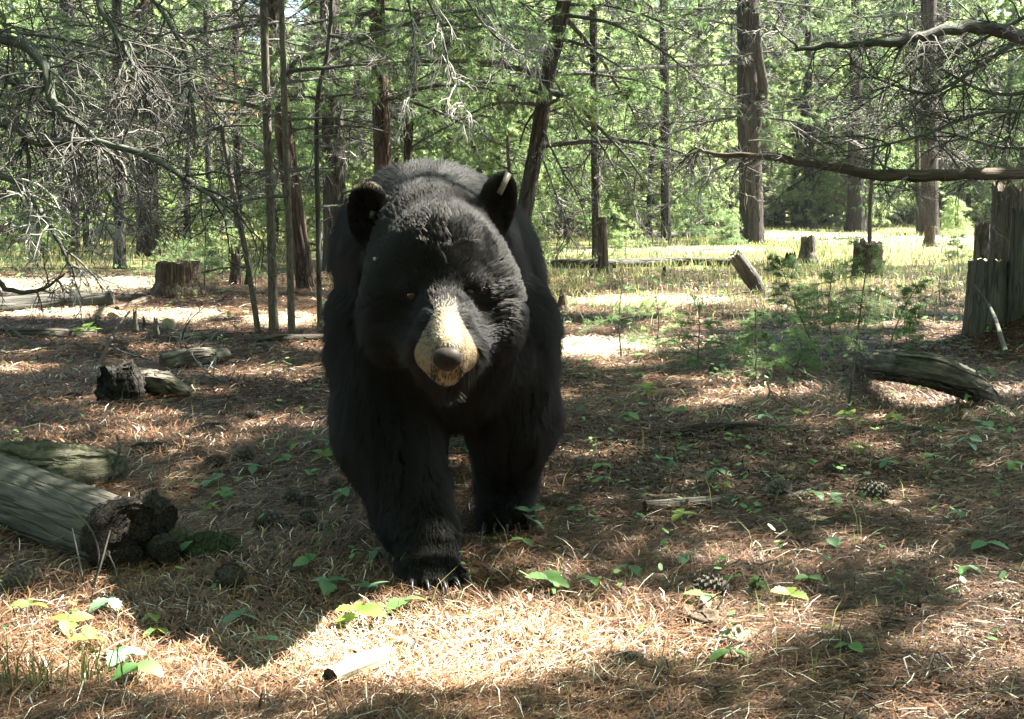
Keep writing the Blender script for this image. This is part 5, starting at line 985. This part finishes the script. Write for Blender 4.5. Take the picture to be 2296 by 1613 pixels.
# ------------------------------------------------------------------ seedlings and leafy plants
def leaf_mesh(name, m_, L=.03, W=.021, ser=.13, fold=.25, droop=.25, n=11):
    t = np.linspace(0, 1, n); wd = W/2*np.sin(PI*t**.85)**.75*(1+ser*np.where(np.arange(n) % 2, 1, -1)); wd[0] = .0004; wd[-1] = .0003
    x = t*L; z = -droop*L*t*t; V = []; 
    for s in (-1, 0, 1): V += [(x[i], s*wd[i], z[i]+abs(s)*wd[i]*fold) for i in range(n)]
    F = [(k*n+i, k*n+i+1, (k+1)*n+i+1, (k+1)*n+i) for k in (0, 1) for i in range(n-1)]
    g = Geo(); g.add(V, np.array(F), 0, np.tile(np.linspace(.35, .65, n), 3)); o = g.build(name, M[m_]); me = o.data; bpy.data.objects.remove(o); return me
LM = {k: leaf_mesh('leaf', v) for k, v in (('g', 'leaf'), ('b', 'leaf_blue'), ('y', 'leaf_yellow'), ('r', 'leaf_red'))}
def herb(label, x, y, kind='g', sz=1., n=3, h=.035, seed=0, az0=None, tilt=.15, group=None, cat='plant', name='seedling'):
    """x, y: where the leaves sit in the picture; the stem goes down to the floor"""
    r = np.random.default_rng(seed*7+int(x)+int(y)); B0 = gp(x, y+h*FPX/gp(x, y)[1]*.8); H = B0+[r.normal(0, .004), 0, h]; t = thing(name, label, cat, B0, group)
    V, F = tubes(spline([B0-[0, 0, .004], B0+(H-B0)*.5+[r.normal(0, .004), 0, 0], H], 6)[None], np.full((1, 6), .0009), 4); g = Geo(); g.add(V, F, 0, .4); g.build('stem', M['leaf_dry'], t)
    az0 = r.uniform(0, 6.28) if az0 is None else az0
    for i in range(n):
        o = bpy.data.objects.new('leaf', LM[kind]); sc.collection.objects.link(o); o.parent = t
        lev = i//3; o.location = (H-B0)*(1-lev*.28); a = az0+(i % 3)*2.1+lev*1.05+r.normal(0, .2); s = sz*r.uniform(.85, 1.15)*(1-lev*.05)
        o.rotation_euler = (r.normal(0, .25), -tilt+r.normal(0, .2), a); o.scale = (s, s*r.uniform(.85, 1.15), s)
    return t
HB = [(1225, 1305, 'g', 1.5, 3, 'sunlit three-leaved seedling in front of the bear, right of its paw'), (905, 1352, 'g', 1.3, 3, 'brightly sunlit seedling with scalloped leaves under the bear\'s near paw'), (808, 1378, 'y', 1.5, 4, 'big yellow-green seedling low left of the bear\'s paw'),
      (828, 1325, 'b', 1.2, 3, 'bluish seedling in shade left of the sunlit scalloped one'), (742, 1310, 'b', 1.3, 3, 'bluish two-lobed seedling level with the bear\'s toes'), (540, 1385, 'b', 1.4, 3, 'bluish scalloped seedling alone in the dark needles, lower left'),
      (693, 1262, 'g', 1.15, 2, 'yellow-green seedling with two upright leaves left of the bear\'s wrist'), (250, 1350, 'b', 1.2, 3, 'bluish seedling below the dry stems'), (150, 1398, 'y', 1.2, 3, 'yellow-green seedling at the edge of the lower left sun patch'),
      (66, 1362, 'y', 1.0, 3, 'small yellow-green seedling near the left edge'), (275, 1472, 'b', 1.35, 3, 'large pale seedling in the lower left sun patch'), (318, 1500, 'g', 1.35, 4, 'largest sunlit seedling of the lower left patch'), (205, 1440, 'y', 1.1, 3, 'yellowish seedling at the top of the lower left sun patch'),
      (362, 1415, 'y', .9, 3, 'pale seedling on the shadow edge right of the lower left patch'), (348, 1385, 'y', 1., 2, 'drooping yellowish leaf pair above the shadow edge'), (608, 1442, 'b', .8, 2, 'tiny bluish seedling where the bright foreground begins'), (1640, 1465, 'g', 1.3, 3, 'dark green seedling in front of the bleached lump'),
      (1530, 1158, 'y', 1.1, 3, 'flat yellow-green three-leaved seedling below the barkless stick-log'), (1860, 1122, 'b', 1.5, 2, 'large pale oval-leaved seedling right of the pine cone'), (1828, 1108, 'g', 1.2, 2, 'long-leaved seedling left of the large pale one'), (1868, 1212, 'b', 1.2, 2, 'blazing white-lit leaf pair on the right'),
      (1530, 1258, 'b', 1., 3, 'bluish seedling in the dim needles centre right'), (1632, 1255, 'g', 1.2, 1, 'single long green leaf right of the bluish seedling'), (1410, 1275, 'b', 1.1, 2, 'pale two-leaved seedling right of the sunlit three-leaved one'), (1325, 1305, 'g', .9, 3, 'low green seedling between two brighter ones in front'),
      (2220, 1222, 'b', 1.3, 3, 'bluish three-leaved seedling towards the right edge'), (2168, 1275, 'g', 1.1, 2, 'bright notched seedling above the right sun patch'), (1780, 1338, 'y', 1.2, 3, 'yellow-green seedling beside the tiny fir seedling'), (1570, 1342, 'g', 1.2, 3, 'sunlit pale seedling left of the tiny fir seedling'),
      (1812, 1300, 'g', .9, 3, 'small dark green seedling above the yellow-green one on the right'), (1840, 1415, 'y', .9, 1, 'lone yellow leaf on the lower right needles'), (1905, 1450, 'g', .9, 2, 'small lobed green seedling lower right'), (2148, 1152, 'b', .9, 3, 'small bluish seedling in the shade near the right edge'),
      (1190, 1160, 'b', 1.3, 5, 'pale round-leaved plant touching the bear\'s far paw'), (1175, 1215, 'g', .8, 3, 'small green seedling just below the bear\'s far paw'), (1100, 1210, 'y', .8, 2, 'yellowish leaf pair between the bear\'s front paws'), (1048, 1012, 'g', 1., 3, 'green seedling seen between the bear\'s forelegs'),
      (470, 1082, 'b', 1.3, 3, 'broad-leaved bluish seedling in the middle left shade'), (570, 1050, 'b', 1.2, 3, 'bluish seedling behind the dark cone left of the bear'), (640, 1035, 'g', 1., 3, 'green seedling left of the bear\'s foreleg at knee height'), (668, 998, 'y', 1.1, 1, 'single round yellow leaf left of the bear\'s elbow'),
      (735, 1000, 'g', 1.2, 5, 'leafy green plant half hidden by the bear\'s left foreleg'), (730, 1025, 'y', 1.1, 4, 'yellow-green plant just below the leafy one by the foreleg'), (745, 1075, 'r', 1.2, 3, 'reddish seedling beside the bear\'s left foreleg'), (765, 1105, 'g', 1.1, 4, 'green seedling under the reddish one'), (700, 1065, 'g', .9, 3, 'small green seedling left of the reddish one'),
      (480, 1140, 'y', 1., 3, 'yellow-green seedling right of the rotten log end'), (500, 1108, 'g', 1.1, 3, 'green seedling above the yellow-green one by the rotten log end'), (405, 1245, 'b', 1., 3, 'small seedling growing against the mossy clod'), (840, 1240, 'b', 1.0, 3, 'dull seedling pressed against the bear\'s near wrist'),
      (1852, 1045, 'r', 1.5, 3, 'red-leaved seedling in the right middle ground'), (1925, 1010, 'y', 1.3, 6, 'tall yellow-green plant behind the red-leaved one'), (1900, 930, 'y', 1.2, 4, 'yellow plant at the foot of the bending sapling'), (2010, 935, 'y', 1.3, 4, 'yellow and pink leafed plant in front of the twisted log'),
      (2070, 868, 'y', 1.6, 4, 'golden-leaved plant in front of the hollow of the twisted log'), (2040, 850, 'g', 1., 3, 'pale green seedling before the dark hollow of the log'), (2000, 885, 'g', 1.1, 4, 'bright green plant lit below the twisted log'), (2200, 960, 'b', 1.4, 6, 'clump of bluish leaves near the right edge'), (2170, 990, 'b', 1.2, 5, 'low bluish plant under the right edge clump'), (2240, 920, 'g', 1.2, 5, 'leafy green plant at the far right below the mossy foot'),
      (1450, 880, 'y', 1.5, 6, 'yellow-green fern-like plant right of the bear'), (1410, 935, 'g', 1.4, 4, 'green plant low beside the fern-like one'), (1520, 920, 'g', 1.2, 3, 'long-leaved green plant right of the fern-like one'), (1440, 912, 'b', .9, 2, 'pale leaf pair at the foot of the fern-like plant'), (1640, 920, 'b', .9, 1, 'single pale upright leaf below the little firs'),
      (1710, 935, 'b', 1.1, 2, 'round pale leaves over the sunken dark log'), (1800, 930, 'y', 1., 3, 'small yellow-green plant left of the sapling stem'), (1350, 1045, 'g', 1., 3, 'small green seedling right of the bear\'s far leg'), (1490, 1035, 'b', 1.1, 4, 'bluish plant in the right middle needles'), (1540, 1012, 'g', 1., 3, 'small plant beside the bluish one in the right middle'), (1620, 1090, 'y', .8, 3, 'faint yellow-green sprig above the barkless stick-log'),
      (1600, 1060, 'b', 1.1, 4, 'bluish sprig between the sunken log and the stick-log'), (1430, 800, 'g', 1.2, 4, 'bright sprig in the sun just right of the bear\'s chest'), (1300, 765, 'y', 1.4, 3, 'yellow sprig beside the bear\'s shoulder'), (1990, 1040, 'b', 1., 3, 'dull seedling left of the lower bluish leaves'), (2090, 1025, 'g', 1., 3, 'little seedling in the right shade'),
      (1640, 1300, 'g', .9, 2, 'thin-leaved seedling above the tiny fir seedling'), (2270, 1045, 'g', 1., 4, 'seedling cut by the right edge'), (190, 745, 'y', 3., 5, 'yellow-green leafy sprig in the shade before the burnt lump, left'), (435, 795, 'g', 1.6, 3, 'small leafy sprig inside the curled dead branch'), (1350, 1075, 'b', .9, 3, 'bluish seedling right of the bear\'s far wrist'), (1290, 1150, 'b', .9, 3, 'pale little seedling right of the bear\'s far paw')]
for i, (x, y, k, s, n, lb) in enumerate(HB): herb(lb, x, y, k, s*1.15, n, h=.03+.012*max(0, n-3)+.01*(s-1), seed=i, tilt=-.05 if i % 3 else .3)
# soft little firs and saplings
def fir(label, foot, topy, wpx, seed, mat_='needle_sap', lean=0., npn=30, sparse=1., name='fir_sapling', cat='sapling', bare=.15, nlen=.026):
    r = np.random.default_rng(seed); B = gp(*foot); Y = B[1]; T = at(foot[0]+lean, topy, Y); H = T[2]-B[2]; W = wpx*1.2*Y/FPX/2; t = thing(name, label, cat, B); npn = max(8, int(npn*.6)); sparse *= 1.1
    P0 = spline([B-[0, 0, .02], B+(T-B)*.5+[r.normal(0, .02), r.normal(0, .02), 0], T], 16); V, F = tubes(P0[None], np.linspace(.0035+.004*H, .0015, 16)[None], 7); g = Geo(); g.add(V, F); g.build('stem', M['bark_thin'], t)
    nb = int(26*sparse*max(.6, H/.4)); tt_ = np.sort(bare+(.96-bare)*r.uniform(0, 1, nb)**1.25); p = P0[(tt_*15).astype(int)]+(P0[np.minimum((tt_*15).astype(int)+1, 15)]-P0[(tt_*15).astype(int)])*((tt_*15) % 1)[:, None]
    az = r.uniform(0, 6.28, nb); l = W*(1.1-tt_*.72)*r.uniform(.6, 1.1, nb); d = np.stack([np.cos(az), np.sin(az), r.normal(.22, .15, nb)], -1); q = [p]
    for s in range(6): d = unit(d+r.normal(0, .08, d.shape)+[0, 0, -.05]); q.append(q[-1]+d*(l/6)[:, None])
    P = np.stack(q, 1); g = Geo(); fan(P, taper(P, .002, .0008), g, 3, 0, .4); A = grow(P, 6, np.repeat(l, 6)*.42, .8, 5, r, -.02, .08, .15, .7); fan(A, taper(A, .0011, .0006), g, 3, 0, .5)
    C = grow(A, 2, np.repeat(np.repeat(l, 6), 2)*.2, .7, 4, r, 0, .08, .3, .7)
    for Q, m_ in ((P, npn*2), (A, npn), (C, npn//2)):   # comb needles all along each shoot
        K = Q.shape[1]; N_ = len(Q); u = r.uniform(.12, .999, (N_, m_))*(K-1); i = u.astype(int); f = (u-i)[..., None]; idx = np.arange(N_)[:, None]
        a_, b_ = Q[idx, i], Q[idx, i+1]; pos = (a_*(1-f)+b_*f).reshape(-1, 3); T_ = unit(b_-a_).reshape(-1, 3); pr = r.normal(size=T_.shape)*[1, 1, .5]; pr = unit(pr-(pr*T_).sum(-1, keepdims=True)*T_)
        d = unit(T_*.6+pr); s = unit(np.cross(d, r.normal(size=d.shape)))*.0007*max(1, Y/5); tip = pos+d*nlen*r.uniform(.6, 1.2, (len(d), 1))
        g.add(np.stack([pos+s, pos-s, tip], 1).reshape(-1, 3), np.arange(len(d)*3).reshape(-1, 3), 1, np.repeat(np.clip(np.repeat(r.normal(.5, .15, N_), m_)+r.normal(0, .08, len(d)), 0, 1), 3))
    g.build('foliage', [M['bark_thin'], M[mat_]], t); return t
fir('leftmost soft little fir of the right group, dark green', (1562, 832), 690, 210, 1, lean=6)
fir('slim upright little fir in the middle of the right group', (1693, 862), 690, 130, 2)
fir('little fir right of the slim upright one, mostly in shade', (1772, 842), 718, 150, 3)
fir('soft drooping fir sapling before the leaning log', (1838, 800), 575, 150, 4, lean=-95, sparse=.9, bare=.3)
fir('thin pole-like fir sapling with sparse boughs near the bear\'s side', (1394, 802), 645, 190, 5, sparse=.45, bare=.35, npn=22)
fir('bright fluffy fir sapling behind the pole-like one', (1470, 790), 660, 150, 6, mat_='needle_bright', sparse=.8)
fir('tallest soft fir sapling, reaching past the brown fibrous stump', (1900, 930), 545, 260, 7, lean=50, sparse=.6, bare=.42, npn=26)
fir('broad dim fir sapling behind the tallest one', (1870, 790), 590, 190, 8, sparse=.8, bare=.25)
fir('fir sapling leaning right between sapling and mossy foot', (1985, 800), 625, 130, 9, lean=80, sparse=.6, bare=.35)
fir('small fir in the sun beyond the group on the right', (2035, 770), 680, 100, 10, sparse=.7)
fir('tiny fir seedling sprouting from the near needles', (1702, 1350), 1298, 40, 11, name='fir_seedling', cat='seedling', sparse=.7, nlen=.012)
fir('little green fir before the low brown stump, back right', (1628, 560), 470, 90, 12, npn=14, nlen=.05)
fir('yellow-green sunlit fir beside the straight shaded pine', (2140, 545), 440, 80, 13, mat_='needle_bright', npn=16, nlen=.06)
fir('bright young pine standing behind the brown flat-cut stump', (458, 650), 395, 80, 14, mat_='needle_bright', npn=16, nlen=.05, sparse=.6)
fir('low spreading fir left of the brown flat-cut stump', (400, 640), 540, 190, 15, npn=14, nlen=.04, bare=.05)
fir('sunlit fir bush to the right of the brown flat-cut stump', (500, 628), 505, 140, 16, mat_='needle_bright', npn=14, nlen=.045, bare=.05)
fir('small fir behind the bear, right of the leaning trunk', (1400, 590), 480, 110, 17, mat_='needle_bright', npn=14, nlen=.05, sparse=.7)
fir('young green pine standing in the back grass centre right', (1560, 545), 395, 120, 18, npn=14, nlen=.06, sparse=.7)
fir('small dark fir in the clearing at the foot of the bare bough', (2150, 610), 520, 70, 19, npn=12, nlen=.04, sparse=.6)
fir('thin fir sapling left of the square-cut stump', (2110, 690), 600, 70, 20, npn=12, nlen=.03, sparse=.5)
fir('tiny spindly fir just before the twisted log', (2040, 790), 720, 60, 21, npn=12, nlen=.025, sparse=.5)
fir('shaded fir sprig under the boughs at the left edge', (30, 600), 520, 120, 22, npn=12, nlen=.04, mat_='needle_bright')
fir('bright fir sapling at the left edge behind the hanging twigs', (120, 575), 470, 130, 23, npn=12, nlen=.05, mat_='needle_bright')
# needles on the mossy foot, white butterflies-like blossoms are left to the sun
clod('dark mossy mound of roots at the foot of the right pine', np.array([BR[0]-.02, BR[1]-.12, BR[2]+.12]), (.30, .22, .16), 23, 'moss', 'root_mound', amp=.22, n=(70, 40), cat='roots')
